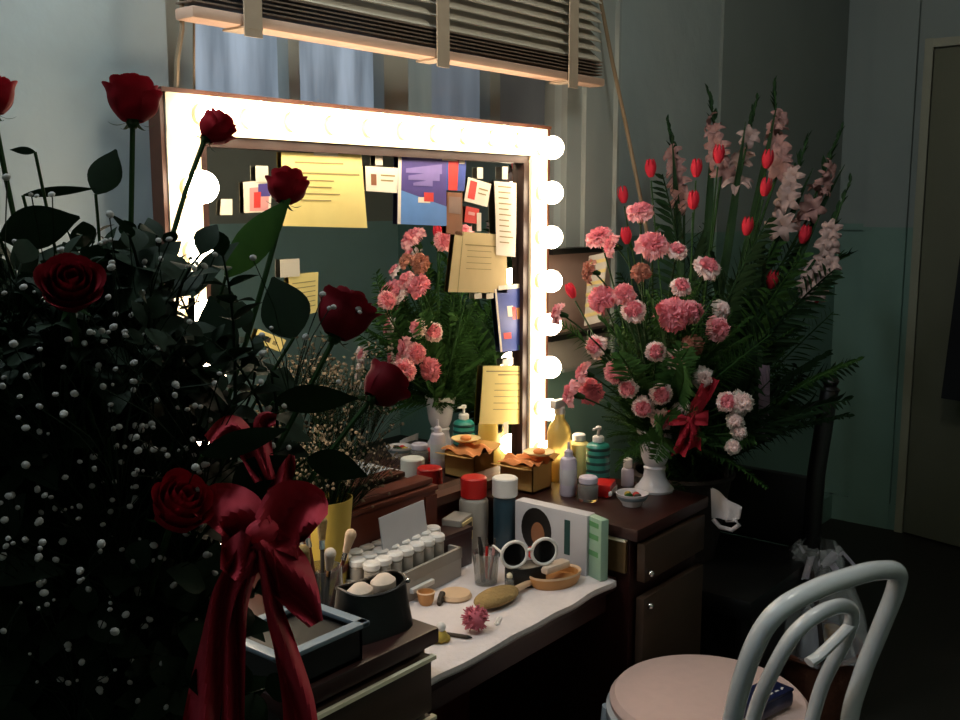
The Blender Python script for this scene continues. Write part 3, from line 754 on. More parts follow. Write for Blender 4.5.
# ------------------------------------------------------------------ things on the right pedestal
# tan cardboard box touching the mirror with tissue on it
p = Vector((2.115, 1.545, PZ))
t = thing('cardboard_box', 'tan cardboard box pushed against the mirror under a bulb', 'box', p)
bw, bd, bh = .085, .105, .072
m = MB()
m.box((0, 0, .003), (bw, bd, .006))
for s in (-1, 1):
    m.box((s*(bw/2-.0015), 0, bh/2), (.003, bd, bh)); m.box((0, s*(bd/2-.0015), bh/2), (bw, .003, bh))
m.build('body', 'kraft', t, smooth=False)
for sx_, ang in ((-1, 14), (1, -20)):
    m = MB(); m.box((sx_*(bw/2+.018), 0, bh+.004*sx_), (.045, bd, .002), Matrix.Rotation(math.radians(ang), 3, 'Y')); m.build('flap', 'kraft', t, smooth=False)
m = MB()
m.grid(lambda u, v: Vector(((u-.5)*(bw+.02), (v-.5)*(bd+.01), bh+.004+.008*math.sin(u*9+v*4)*math.sin(v*8)+.006*math.sin(u*17))), 16, 16); m.build('tissue', 'orange', t)
t = thing('paper_plate', 'cream paper lid lying on the tan cardboard box', 'paper plate', p+Vector((.02, -.028, bh+.019)), .3)
m = MB(); m.lathe([(0, 0), (.03, 0), (.042, .008), (.041, .009), (.029, .002), (0, .002)], seg=24); m.build('dish', 'paper_t', t)
m = MB(); m.sphere((0, 0, .008), .016, 14, sz=.5); m.build('tissue', 'orange', t)

def pump(t, z, r, mt='white'):
    m = MB(); m.cyl((0, 0, z), r*.55, .018, 18, bev=.003); m.cyl((0, 0, z+.017), .004, .018, 10); m.cyl((0, 0, z+.034), .008, .010, 12, bev=.002); m.box((-.012, 0, z+.039), (.028, .007, .006), bev=.002); m.build('pump', mt, t)
p = Vector((2.235, 1.522, PZ))
t = thing('spray_bottle', 'tall yellow bottle glowing beside the lowest bulb', 'bottle', p)
m = MB(); m.lathe([(0, 0), (.030, 0), (.033, .006), (.033, .13), (.028, .15), (.014, .17), (.012, .185), (0, .185)], seg=24); m.build('body', 'yellowliq', t)
m = MB(); m.cyl((0, 0, .183), .015, .02, 16, bev=.002); m.box((-.008, 0, .212), (.05, .020, .024), bev=.005); m.tube([(.012, 0, .205), (.022, 0, .185), (.016, 0, .165)], .004, 8); m.build('sprayer', 'white', t)
p = Pd(568, 495)
t = thing('lotion_bottle', 'lavender white lotion bottle with pointed nozzle', 'bottle', p)
m = MB(); m.lathe([(0, 0), (.020, 0), (.022, .004), (.022, .088), (.019, .098), (.010, .104), (0, .105)], seg=24); m.build('body', 'lavender', t)
m = MB(); m.lathe([(0, .102), (.012, .102), (.011, .116), (.004, .122), (.003, .140), (0, .141)], seg=16); m.build('nozzle', 'lavender', t)
m = MB(); m.lathe([(.0222, .030), (.0225, .031), (.0225, .07), (.0222, .071)], seg=24); m.build('label', 'paper_wb', t)
p = Vector((2.255, 1.41, PZ))
t = thing('pump_bottle', 'teal pump bottle with dark bands behind the clear jar', 'bottle', p)
m = MB(); m.lathe([(0, 0), (.030, 0), (.032, .005), (.032, .105), (.028, .112), (.016, .118), (0, .118)], seg=26); m.build('body', 'teal', t)
m = MB()
for z in (.02, .04, .06, .08, .098): m.lathe([(.0321, z), (.0326, z+.001), (.0326, z+.007), (.0321, z+.008)], seg=26)
m.build('bands', 'tealdark', t)
pump(t, .117, .028)
t = bottle('shampoo_bottle', 'pale white bottle standing behind the teal pump bottle', 'bottle', Vector((2.30, 1.50, PZ)), .03, .12, 'paper_y', 'white', .018, .02)
t = bottle('cream_jar', 'clear squat jar with pale lid in front of the teal bottle', 'jar', Pd(588, 500), .026, .062, 'clear', 'lavender', .024, .018, 0, .1)
m = MB(); m.cyl((0, 0, .006), .021, .028, 22); m.build('cream_filling', 'printpink', t)
t = thing('tissue_packet', 'red and white packet beside the clear squat jar', 'packet', Pd(614, 496)+Vector((0, .03, 0)), math.radians(20))
m = MB(); m.box((0, 0, .017), (.075, .05, .034), bev=.008); m.build('body', 'red', t)
m = MB(); m.box((0, -.022, .012), (.074, .012, .014), bev=.003); m.build('band', 'white', t)
t = bottle('nail_polish_bottle', 'small white bottle with white cap behind the red packet', 'bottle', Vector((2.30, 1.345, PZ)), .017, .075, 'lavender', 'white', .012, .026)
p = Vector((2.155, 1.246, PZ))
t = thing('trinket_bowl', 'small white bowl on the pedestal before the vase', 'bowl', p)
m = MB(); m.lathe([(0, 0), (.024, 0), (.026, .006), (.036, .018), (.041, .032), (.038, .032), (.032, .018), (0, .012)], seg=30); m.build('dish', 'ceramic', t)
m = MB(); m.lathe([(.0352, .0165), (.0375, .020), (.0392, .0255), (.0375, .0255)], seg=30); m.build('band', 'bluegrey', t)
for dx, dy, mt, lab in ((-.01, .004, 'leaf', 'green wrapped sweet in the small white bowl'), (.013, -.004, 'red', 'red wrapped sweet in the small white bowl'), (.004, .015, 'yellowcard', 'gold wrapped sweet in the small white bowl'), (.0, -.016, 'dkink', 'dark wrapped sweet in the small white bowl')):
    t = thing('wrapped_sweet', lab, 'sweet', p+Vector((dx, dy, .016)), dx*50)
    m = MB(); m.sphere((0, 0, .008), .0095, 12, sz=.8); m.build('sweet', mt, t)
    m = MB(); m.lathe([(0, -.003), (.006, 0), (0, .001)], (.009, 0, .008), 8, Matrix.Rotation(PI/2, 3, 'Y')); m.lathe([(0, -.003), (.006, 0), (0, .001)], (-.009, 0, .008), 8, Matrix.Rotation(-PI/2, 3, 'Y')); m.build('twist', mt, t)
# white pedestal vase
VP = Pd(656, 489) + Vector((-.01, 0, 0))
t = thing('pedestal_vase', 'white footed vase holding the pink carnations', 'vase', VP)
m = MB(); m.lathe([(0, 0), (.050, 0), (.051, .006), (.040, .018), (.030, .035), (.027, .055), (.030, .062), (.024, .068)], seg=36); m.build('foot', 'ceramic', t)
m = MB(); m.lathe([(.024, .066), (.030, .074), (.036, .09), (.042, .13), (.050, .165), (.047, .165), (.039, .13), (.030, .085), (0, .075)], seg=36); m.build('cup', 'ceramic', t)

# ================================================================== FLOWERS
def bez(p0, p1, p2, n=10):
    return [p0*(1-t)**2+p1*2*t*(1-t)+p2*t*t for t in [i/n for i in range(n+1)]]
def petal(mb, R, w, l, cup, curl, a, z0=0, r0=.0, nu=5, nv=6, ruf=0, ph=0):
    """one petal: starts at radius r0, leans out, half-width w, length l; cup 0 flat .. 1 upright; tip curls outward"""
    ca, sa = math.cos(a), math.sin(a)
    def f(u, v):
        s = (u-.5)*2
        wid = w*math.sin(PI*min(.16+v*.72, .9))**.8
        ang = cup*PI/2*(1-.15*v) - curl*v*v*v
        x = r0 + l*v*math.cos(ang); z = z0 + l*v*math.sin(ang)
        x -= .35*wid*s*s*(1 if cup > .5 else -.4)*(.5+.5*cup)
        y = wid*s
        if ruf: z += ruf*l*v*v*math.sin(s*9+ph)*.22; x += ruf*l*v*math.cos(s*11+ph)*.10
        x *= R; y *= R; z *= R
        return Vector((x*ca-y*sa, x*sa+y*ca, z))
    mb.grid(f, nu, nv)
# --- carnation heads (unit radius about 1)
def carnation_mesh(name, outer, inner, seed):
    random.seed(seed); m = MB()
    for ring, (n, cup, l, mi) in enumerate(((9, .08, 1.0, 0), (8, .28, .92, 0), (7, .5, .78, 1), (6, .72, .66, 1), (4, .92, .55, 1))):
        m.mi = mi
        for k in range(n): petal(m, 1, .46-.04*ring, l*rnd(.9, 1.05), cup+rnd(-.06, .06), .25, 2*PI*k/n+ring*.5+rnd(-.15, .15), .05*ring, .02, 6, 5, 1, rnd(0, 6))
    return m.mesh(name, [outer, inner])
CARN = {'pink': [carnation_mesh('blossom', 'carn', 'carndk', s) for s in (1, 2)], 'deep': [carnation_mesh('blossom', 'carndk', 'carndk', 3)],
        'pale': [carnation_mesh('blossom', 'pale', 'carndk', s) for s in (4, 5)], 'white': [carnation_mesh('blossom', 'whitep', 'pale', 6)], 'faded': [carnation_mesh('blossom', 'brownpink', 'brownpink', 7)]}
def calyx_mesh():
    m = MB(); m.lathe([(0, -.9), (.16, -.85), (.24, -.5), (.26, -.2), (.34, .02), (.2, .1), (0, .1)], seg=10); return m.mesh('calyx', 'stem')
CALYX = calyx_mesh()
def rose_mesh(name, mt, seed, op=1.0):
    random.seed(seed); m = MB()
    def shell(r, a0, half, zlo, zhi, flare, lean):
        def f(u, v):
            s = (u-.5)*2; a = a0+s*half
            h = zlo+(zhi-zlo)*v*(1-.16*s*s)
            rr = r*(math.sin(PI*(.13+.56*v))**.85)+flare*max(0, v-.66)**2*5*(1-.6*s*s)+lean*v*.05
            return Vector((rr*math.cos(a), rr*math.sin(a), h))
        m.grid(f, 8, 8)
    for k in range(3): shell(.26, k*2.1, 1.25, .1, 1.72, 0, 0)
    for k in range(4): shell(.48, .6+k*1.57, 1.1, .05, 1.70+rnd(-.05, .05), .1, 0)
    for k in range(5): shell(.62, .2+k*1.257, .95, 0, 1.62+rnd(-.06, .06), .22*op, .3)
    for k in range(5): shell(.80, .9+k*1.257, .85, -.03, 1.48+rnd(-.1, .08), .4*op, .6)
    for k in range(5): shell(.92, .3+k*1.257, .70, -.05, 1.26+rnd(-.2, .2), .55*op, 1)
    return m.mesh(name, mt)
ROSE = [rose_mesh('blossom', 'rose', s) for s in (11, 12, 13)]; ROSEDK = [rose_mesh('blossom', 'rosedk', 14, 1.3)]
def sepal_mesh():
    m = MB(); m.lathe([(0, -.35), (.16, -.32), (.26, -.12), (.2, .02), (0, .03)], seg=10)
    for k in range(5):
        a = k*1.257+.4; ca, sa = math.cos(a), math.sin(a)
        def f(u, v):
            s = (u-.5)*2; w_ = .11*(1-v)**.7; x = .2+.75*v; z = -.12-.22*math.sin(v*2.4)+.1*v; y = w_*s
            return Vector((x*ca-y*sa, x*sa+y*ca, z))
        m.grid(f, 2, 6)
    return m.mesh('sepals', 'stem')
SEPAL = sepal_mesh()
def tulip_mesh():
    m = MB()
    for k in range(6):
        a0 = k*PI/3; ro = .50 if k % 2 else .44
        def f(u, v, a0=a0, ro=ro):
            q = (u-.5)*2; a = a0+q*.62*(1-.55*max(0, v-.5)*2)
            rr = ro*max(0, math.sin(PI*(.10+.70*v)))**.75
            return Vector((rr*math.cos(a), rr*math.sin(a), 1.55*v*(1-.08*q*q)))
        m.grid(f, 6, 10)
    return m.mesh('blossom', 'tulip')
TULIP = tulip_mesh()
def floret_mesh(mt):
    m = MB()
    for k in range(6): petal(m, 1, .36, 1.15, .55-.15*(k % 2), .7, k*PI/3, 0, .04, 4, 6, .5, k)
    return m.mesh('floret', mt)
FLORET = {'glad': floret_mesh('glad'), 'white': floret_mesh('gladw')}
def leaf_quad(mb, base, dirv, up, l, w_, droop=.25, nv=6, fold=.15):
    d = Vector(dirv).normalized(); s = d.cross(Vector(up))
    if s.length < 1e-3: s = d.cross(Vector((1, 0, .3)))
    s.normalize(); n = s.cross(d)
    base = Vector(base)
    def f(u, v):
        q = (u-.5)*2; ww = w_*math.sin(PI*min(.98, .04+.96*v**.85))
        return base+d*l*v+s*ww*q+n*(abs(q)*ww*fold)-Vector((0, 0, 1))*droop*l*v*v
    mb.grid(f, 2, nv)
def fern_mesh(name, mt, L=1, n=22, wmax=.2, lean=.35, lw=.024, seed=0):
    """feathery frond of unit length growing up +Z and arching to +X"""
    random.seed(seed); m = MB()
    sp = bez(Vector((0, 0, 0)), Vector((.05, 0, .55)), Vector((lean, 0, .92)), 14)
    m.tube(sp, .009, 5, r_end=.003)
    for k in range(n):
        t = .16+.82*k/(n-1); i = min(int(t*14), 13); f = t*14-i; p = sp[i]*(1-f)+sp[min(i+1, 14)]*f
        tg = (sp[min(i+1, 14)]-sp[i]).normalized()
        ll = wmax*math.sin(PI*(.18+.78*t))**.7*rnd(.85, 1.1)
        for s in (-1, 1):
            dv = Vector((0, s, 0))*.85+tg*.65+Vector((rnd(-.25, .25), 0, rnd(-.2, .2)))
            leaf_quad(m, p, dv, Vector((.6, 0, .6)), ll, lw, .15, 3)
    return m.mesh(name, mt)
def sprig_mesh(name, mt, n=7, lw=.10, ll=.30, seed=0):
    """woody sprig of unit height with broad leaves"""
    random.seed(seed); m = MB(); mi = 0
    sp = bez(Vector((0, 0, 0)), Vector((rnd(-.1, .1), rnd(-.1, .1), .5)), Vector((rnd(-.12, .12), rnd(-.12, .12), .8)), 8)
    m.tube(sp, .012, 5, r_end=.006)
    for k in range(n):
        t = .3+.7*k/(n-1); p = sp[int(t*8)]; a = k*2.4+rnd(-.4, .4)
        leaf_quad(m, p, (math.cos(a), math.sin(a), rnd(.1, .8) if k < n-1 else 1.6), (0, 0, 1), ll*rnd(.8, 1.15), lw*rnd(.85, 1.1), .25, 6)
    return m.mesh(name, mt)
FERN = [fern_mesh('frond', 'fern', n=30, seed=s, wmax=.17, lw=.010) for s in (1, 2)]; FERND = [fern_mesh('frond', 'ferndk', n=34, seed=s, wmax=.19, lw=.011) for s in (3, 4)]
SPRIG = [sprig_mesh('leaves', 'leafdk', 11, .065, .21, s) for s in (1, 2, 3)]
SPRIGG = [sprig_mesh('leaves', 'leafdk', 11, .04, .17, s) for s in (4, 5)]
def breath_mesh(name, n, spread, seed, rs=.0029, mt='breath'):
    """spray of tiny white blossoms on hair-thin stems; origin at the foot, 1 = 1 m"""
    random.seed(seed); g = MB(); w_ = MB()
    for k in range(n):
        e = Vector((rnd(-1, 1)*spread, rnd(-1, 1)*spread, rnd(.10, .22)))
        g.tube(bez(Vector((0, 0, 0)), Vector((e.x*.2, e.y*.2, e.z*.6)), e, 3), .0007, 3)
        for j in range(rnd(0, 1) > .7 and 2 or 1):
            w_.sphere(e+Vector((rnd(-.007, .007)*j, rnd(-.007, .007)*j, .002)), rs*rnd(.55, 1.4), 8, sx=rnd(.7, 1.2), sz=rnd(.6, 1))
    return g.mesh('stems', 'leafdk'), w_.mesh('tiny_blossoms', mt)
BREATH = [breath_mesh('b', 8, .075, s) for s in (1, 2, 3)]
BREATH2 = [breath_mesh('b', 44, .075, s, .0042, 'dried') for s in (5, 6)]

CARN_N = {}
def flower(name, label, cat, base, head, face, size, head_me, under, stemr=.0022, group=None, leaves=1, bendup=.5, scale_xyz=None):
    base, head = Vector(base), Vector(head); face = Vector(face).normalized()
    t = thing(name, label, cat, base, group=group)
    R = aim(face, rnd(0, 6))
    S = Matrix.Diagonal((size,)*3) if scale_xyz is None else Matrix.Diagonal(scale_xyz)
    mw = Matrix.Translation(head-base) @ (R @ S).to_4x4()
    link('blossom', head_me, t, mw=mw)
    if under: link(under.name.split('.')[0], under, t, mw=mw)
    tail = head-face*size*.3
    mid = (base+tail)/2; mid = mid.lerp(tail-face*(tail-base).length*.35, .55)
    pts = [p-base for p in bez(base, mid, tail, 10)]
    m = MB(); m.tube(pts, stemr, 6); m.build('stem', 'stem', t)
    if leaves:
        m = MB()
        for k in range(leaves):
            i = random.choice((5, 6, 7, 8)); leaf_quad(m, pts[i], (rnd(-1, 1), rnd(-1, 1), rnd(.2, 1)), (0, 0, 1), size*1.8, size*.16, .3, 5)
        m.build('leaf', 'leaf', t)
    return t

# ---- pink carnations in the white vase
random.seed(21)
VC = VP + Vector((.0, .03, .40)); VM = VP+Vector((0, 0, .15))
carn = [  # px, py, size px, kind, where
 (600, 238, 14, 'pink', 'highest pink carnation beside the third bulb'), (640, 213, 14, 'pink', 'topmost flat pink carnation above the vase bouquet'),
 (652, 246, 16, 'pink', 'wide pink carnation just under the topmost one'), (677, 251, 10, 'pale', 'small pale carnation touching the wide pink one'),
 (707, 268, 13, 'pale', 'round light pink carnation at the gladiolus side'), (641, 272, 10, 'faded', 'faded brownish carnation in the upper middle'),
 (681, 287, 10, 'pale', 'tiny half open pale carnation amid dark leaves'), (602, 299, 14, 'deep', 'deep pink carnation facing the fourth bulb'),
 (624, 294, 11, 'pink', 'pink carnation next to the deep pink one'), (634, 311, 12, 'pale', 'pale carnation with deep centre below its pink neighbour'),
 (673, 314, 17, 'deep', 'largest rosy carnation in the bouquet middle'), (692, 312, 12, 'pink', 'pink carnation tucked beside the largest rosy one'),
 (721, 309, 10, 'white', 'white edged carnation at the outer side of the bouquet'), (717, 329, 13, 'pink', 'drooping pink carnation at the outer side'),
 (596, 346, 11, 'pale', 'pale carnation level with the fifth bulb'), (656, 352, 10, 'pale', 'pale round carnation above the lower cluster'),
 (693, 345, 11, 'faded', 'faded carnation under the drooping pink one'), (678, 360, 11, 'pale', 'pale carnation between lower cluster and faded bloom'),
 (590, 391, 14, 'deep', 'deep pink carnation hanging over the yellow bottle'), (616, 372, 12, 'pink', 'pink carnation above the teal bottle'),
 (628, 388, 10, 'pale', 'pale carnation low over the teal bottle'), (702, 378, 11, 'white', 'white carnation above the red bow'),
 (661, 394, 11, 'pale', 'upper carnation of the low cluster over the vase'), (643, 407, 11, 'pale', 'carnation of the low cluster nearest the bottles'),
 (661, 420, 11, 'pale', 'lowest carnation right over the vase rim'), (681, 411, 10, 'white', 'white carnation of the low cluster nearest the bow'),
]
for px, py, s, kind, lab in carn:
    h = front(px, py, VC, .20, .30, .85); sz = s/F*2.42*1.08
    out = (h-VC).normalized(); fc = out*1.0+(CAM-h).normalized()*.7+Vector((0, 0, .35))
    flower('carnation', lab, 'carnation', VM+Vector((rnd(-.02, .02), rnd(-.02, .02), 0)), h, fc, sz, random.choice(CARN[kind]), CALYX, group='carnations in the white vase')
# carnations on the mirror side, seen in the mirror
for (px, py, s, kind, lab) in ((421, 263, 11, 'faded', 'faded carnation turned to the mirror, its reflection under the purple card'), (445, 241, 11, 'pink', 'pink carnation turned to the mirror, reflected beside the tan letter'), (388, 300, 10, 'pink', 'pink carnation turned to the mirror, leftmost in the reflection'),
                              (434, 332, 11, 'pale', 'pale carnation with deep centre seen only in the mirror'), (417, 353, 11, 'pink', 'pink carnation above the lowest reflected one'), (405, 371, 13, 'pink', 'lowest pink carnation in the reflected bouquet')):
    q = aty(px, py, 2*MY-1.36); h = Vector((q.x, 1.36, q.z)); sz = s/F*2.6*1.05
    flower('carnation', lab, 'carnation', VM, h, Vector((-.5, .8, .25)), sz, random.choice(CARN[kind]), CALYX, group='carnations turned to the mirror')
# trailing white spray beside the vase
for k, (px, py, s) in enumerate(((727, 402, 9), (741, 403, 11), (735, 421, 8), (739, 432, 7), (733, 447, 7))):
    h = atd(px, py, 2.42); flower('white_stock', ('pinkish bloom first in the trailing spray', 'large white bloom topping the trailing spray', 'middle white bloom of the trailing spray', 'small fourth bloom of the trailing spray', 'lowest bloom of the trailing spray')[k]+' past the red bow', 'flower', VM+Vector((.03, -.02, -.0)), h, (CAM-h).normalized()+Vector((.3, 0, .1)), s/F*2.45*1.15, (CARN['white'] if k else CARN['pale'])[0], CALYX, group='trailing white spray', leaves=0)
# greenery of the vase
random.seed(31)
for k in range(90):
    a = rnd(0, 2*PI); el = rnd(.05, 1.35)
    d = Vector((math.cos(a)*math.cos(el), math.sin(a)*math.cos(el), math.sin(el)))
    t = thing('fern_frond', 'feathery green frond among the vase carnations', 'fern', VM+Vector((rnd(-.02, .02), rnd(-.02, .02), -.005)), group='fronds in the white vase')
    ln = rnd(.26, .42)*(1.1 if el > .7 else .8)
    for _ in range(4):
        e = VM+d*ln*1.0
        if e.y > 1.56 or proj(e)[0] < 592+(40 if d.y > .3 else 0): ln *= .82
    link('frond', random.choice(FERN), t, mw=(aim(d, rnd(0, 6)) @ Matrix.Diagonal((ln,)*3)).to_4x4())
# red bow beside the vase
def ribbon(mb, pts, w_, side, fold=.0):
    pts = [Vector(p) for p in pts]; n = len(pts)-1
    side = Vector(side).normalized()
    def f(u, v):
        i = min(int(v*n), n-1); q = v*n-i; p = pts[i]*(1-q)+pts[i+1]*q
        return p+side*w_*(u-.5)+Vector((0, 0, 1)).cross(side)*fold*math.sin(u*PI*2+v*5)
    mb.grid(f, 6, max(10, n*3))
def bow(name, label, c, s, face, tails, tilt=0):
    """two loops, a knot and hanging tails; s = loop length"""
    t = thing(name, label, 'bow', c)
    f = Vector(face).normalized(); r = Vector((0, 0, 1)).cross(f).normalized()
    for sg in (-1, 1):
        m = MB(); pts = []
        for i in range(17):
            a = 2*PI*i/16; pts.append(r*sg*s*(.5-.5*math.cos(a))*1.0+f*s*.28*math.sin(a)+Vector((0, 0, s*(.12+tilt*sg)*(.5-.5*math.cos(a)))))
        n = 16
        def g(u, v):
            i = min(int(v*n), n-1); q = v*n-i; p = pts[i]*(1-q)+pts[i+1]*q
            k = .28+.72*math.sin(PI*v)
            return p+Vector((0, 0, 1))*(u-.5)*s*.75*k+f*.02*s*math.sin(u*9+v*7)*2
        m.grid(g, 8, 32); o = m.build('loop', 'bow', t)
    m = MB(); m.sphere(f*s*.1, s*.17, 14, sz=1.2); m.build('knot', 'bow', t)
    for pts, w_ in tails:
        m = MB(); ribbon(m, pts, w_, r+f*.3, .02); m.build('tail', 'bow', t)
    return t
c = atd(688, 420, 2.5)
bow('ribbon_bow', 'small red ribbon bow between white vase and gladiolus basket', c, .05, (-.75, -.6, .1), [([(0, 0, 0), (.03, -.02, .05), (.05, -.035, .10)], .04), ([(0, 0, 0), (-.01, 0, -.04), (-.025, .01, -.085)], .035), ([(0, 0, 0), (.0, -.02, -.03), (.005, -.02, -.07)], .03)])

# ================================================================== GLADIOLUS BASKET ON A BLACK CHAIR
# black chair beyond the dressing table
bc = thing('black_chair', 'black wooden high backed chair beyond the dressing table', 'chair', (2.70, 1.28, 0))
OB = Vector((2.70, 1.28, 0))
def Bc(x, y, z): return Vector((x, y, z))-OB
m = MB(); m.box(Bc(2.68, 1.29, .44), (.50, .50, .06), bev=.015); m.build('seat', 'black', bc)
for x, y in ((2.46, 1.07), (2.46, 1.51)):
    m = MB(); m.tube([Bc(x, y, 0), Bc(x, y, .42)], .022, 10); m.build('leg', 'blackwood', bc)
for y in (1.078, 1.50):
    m = MB(); m.tube([Bc(2.95, y+.005, 0), Bc(2.94, y, .44), Bc(2.955, y, .70), Bc(2.985, y-.01, .90), Bc(3.0, y-.012, .955)], .027, 12); m.build('leg', 'blackwood', bc)
    m = MB(); m.lathe([(.027, 0), (.03, .005), (.018, .015), (.026, .03), (.02, .045), (0, .052)], Bc(3.0, y-.012, .948), 14); m.build('finial', 'blackwood', bc)
m = MB(); m.box(Bc(2.957, 1.29, .575), (.035, .40, .225), bev=.008); m.build('back_panel', 'black', bc)
m = MB(); m.tube([Bc(2.99, 1.085, .90), Bc(2.985, 1.18, .86), Bc(2.98, 1.29, .85), Bc(2.985, 1.40, .86), Bc(2.99, 1.495, .90)], .022, 10); m.build('top_rail', 'blackwood', bc)
m = MB(); m.box(Bc(2.70, 1.29, .22), (.47, .45, .38)); m.build('skirt', 'black', bc, smooth=False)
# gladiolus basket
GB = Vector((2.66, 1.37, .47))
t = thing('flower_basket', 'dark wicker basket of gladioli standing on the black chair', 'basket', GB)
m = MB(); m.lathe([(0, 0), (.10, 0), (.12, .10), (.145, .25), (.138, .25), (.11, .1), (0, .02)], seg=30); m.build('body', 'wickerdk', t)
m = MB(); m.tube([(.145*math.cos(a), .145*math.sin(a), .25) for a in [2*PI*i/30 for i in range(30)]], .009, 8, closed=True); m.build('rim', 'wickerdk', t)
m = MB(); m.tube([(0, .14*math.cos(a), .25+.25*math.sin(a)) for a in [PI*i/16 for i in range(17)]], .008, 8); m.build('handle', 'wickerdk', t)
m = MB(); P = [atx(764, y, 2.62)-GB for y in (365, 395, 425, 440)]; ribbon(m, P, .03, (0.3, -1, 0), .004); m.build('ribbon', 'mauve', t)
GM = GB+Vector((0, 0, .24)); GC = Vector((2.86, 1.38, 1.28))
random.seed(41)
def gladiolus(label, tip, base_px, kind, n, depth):
    tipP = atx(tip[0], tip[1], depth); bp = atx(base_px[0], base_px[1], depth-.05)
    t = thing('gladiolus', label, 'gladiolus', GM, group='gladioli in the wicker basket')
    pts = bez(GM, GM.lerp(bp, .75)+Vector((0, 0, .05)), bp, 8)+bez(bp, (bp+tipP)/2+Vector((0, 0, .02)), tipP, 8)[1:]
    pts = [p-GM for p in pts]
    m = MB(); m.tube(pts, .005, 6, r_end=.002); m.build('stem', 'stem', t)
    top = pts[8:]
    m = MB()
    for i in range(9):    # green buds towards the tip
        p = top[min(8, 4+i//2)].lerp(top[min(8, 5+i//2)], (i % 2)*.5); s = .017-.001*i
        d = (tipP-bp).normalized()*1.4+Vector((rnd(-1, 1), rnd(-1, 1), 0))*.6; leaf_quad(m, p, d, (0, 0, 1), s*3.0, s*.55, 0, 4, .5)
    m.build('buds', 'ferndk', t)
    for i in range(n):
        f = i/max(1, n-1)*4.2; k = int(f); p = top[k].lerp(top[min(8, k+1)], f-k)
        d = (CAM-GM).normalized()*.8+Vector((rnd(-1, 1), rnd(-1, 1), rnd(-.2, .3)))*.8
        s = .040-.014*i/n
        link('floret', FLORET[kind], t, mw=Matrix.Translation(p+d.normalized()*.012) @ (aim(d, rnd(0, 6)) @ Matrix.Diagonal((s,)*3)).to_4x4())
    m = MB()
    for k in range(1):
        d = (tipP-GM)+Vector((rnd(-.1, .1), rnd(-.1, .1), 0)); leaf_quad(m, pts[3]+Vector((rnd(-.02, .02), rnd(-.02, .02), 0)), d, (1, 0, 0), (tipP-GM).length*.55, .014, .03, 8, .4)
    m.build('blade_leaf', 'ferndk', t)
gladiolus('gladiolus spike nearest the window pole', (667, 122), (684, 200), 'glad', 4, 2.88)
gladiolus('second gladiolus spike, tall with pale florets low', (708, 90), (722, 170), 'glad', 5, 2.92)
gladiolus('tallest gladiolus spike with cream florets', (774, 84), (780, 168), 'glad', 6, 2.92)
gladiolus('gladiolus spike leaning between the tallest and the outermost', (808, 138), (782, 226), 'white', 5, 2.88)
gladiolus('long gladiolus spike leaning out over the green wall', (842, 130), (806, 222), 'glad', 5, 2.95)
gladiolus('low outermost gladiolus spike with broad pale florets', (850, 182), (812, 290), 'white', 7, 2.90)
gladiolus('dark budded gladiolus spike left of the tallest', (757, 100), (738, 188), 'white', 3, 2.90)
gladiolus('drooping gladiolus spike low on the green wall side', (850, 255), (806, 285), 'white', 6, 2.88)
reds = [(651, 177, 'red tulip nearest the window pole'), (624, 203, 'red tulip rising behind the topmost carnation'), (696, 177, 'red tulip below the second gladiolus spike'), (693, 209, 'red tulip above the light pink carnations'),
        (718, 163, 'red tulip at the foot of the tall pale spike'), (766, 168, 'red tulip under the tallest gladiolus spike'), (764, 196, 'red tulip directly below another near the tall spike'), (746, 235, 'open red tulip in the middle of the gladiolus basket'),
        (802, 243, 'red tulip half hidden by outer gladiolus florets'), (826, 250, 'red tulip outermost among pale gladiolus florets'), (770, 288, 'lowest bright red tulip sideways in dark leaves'), (812, 305, 'dim red tulip deep in the lower leaves')]
for px, py, lab in reds:
    h = front(px, py, GC, .30, .50, .7)
    flower('red_tulip', lab, 'tulip', GM+Vector((rnd(-.03, .03), rnd(-.03, .03), 0)), h, (h-GM).normalized()+Vector((0, 0, .8))+(CAM-h).normalized()*.4, .034, TULIP, None, group='tulips in the wicker basket', leaves=1)
for px, py, lab, sc in ((627, 244, 'red tulip bud above the deep pink carnation', .028), (574, 298, 'red tulip poking out sideways by the bulbs', .027)):
    h = front(px, py, VC, .2, .3, .5)
    flower('red_tulip', lab, 'tulip', VM, h, (h-VM).normalized()+Vector((0, 0, .3)), sc, TULIP, None, group='tulips in the white vase', leaves=0)
random.seed(43)
for k in range(210):
    a = rnd(0, 2*PI); sp = math.sqrt(rnd(0, 1)); el = PI/2-sp*1.02
    if k % 4 == 0: el = rnd(.1, .7)
    d = Vector((math.cos(a)*math.cos(el), math.sin(a)*math.cos(el), math.sin(el)))
    t = thing('fern_frond', 'dark green frond filling the gladiolus basket', 'fern', GM+Vector((rnd(-.06, .06), rnd(-.06, .06), rnd(-.02, .02))), group='fronds in the wicker basket')
    ln = rnd(.55, .98)*(.50+.50*math.sin(el))
    for _ in range(9):
        e = GM+d*ln*1.05; pp = proj(e)
        if e.y > 1.55 or e.x < 2.36 or pp[0] > 852 or pp[0] < 640 or pp[1] > 420-(pp[0]-735)*.85: ln *= .82
    me_ = random.choice(FERND+FERN[:1])
    for q in range(10):
        R9 = aim(d, rnd(0, 6)) @ Matrix.Diagonal((ln*.8, ln*.8, ln))
        if max((R9 @ v.co).y for v in me_.vertices)+t.location.y < 1.69: break
        ln *= .93
    link('frond', me_, t, mw=R9.to_4x4())

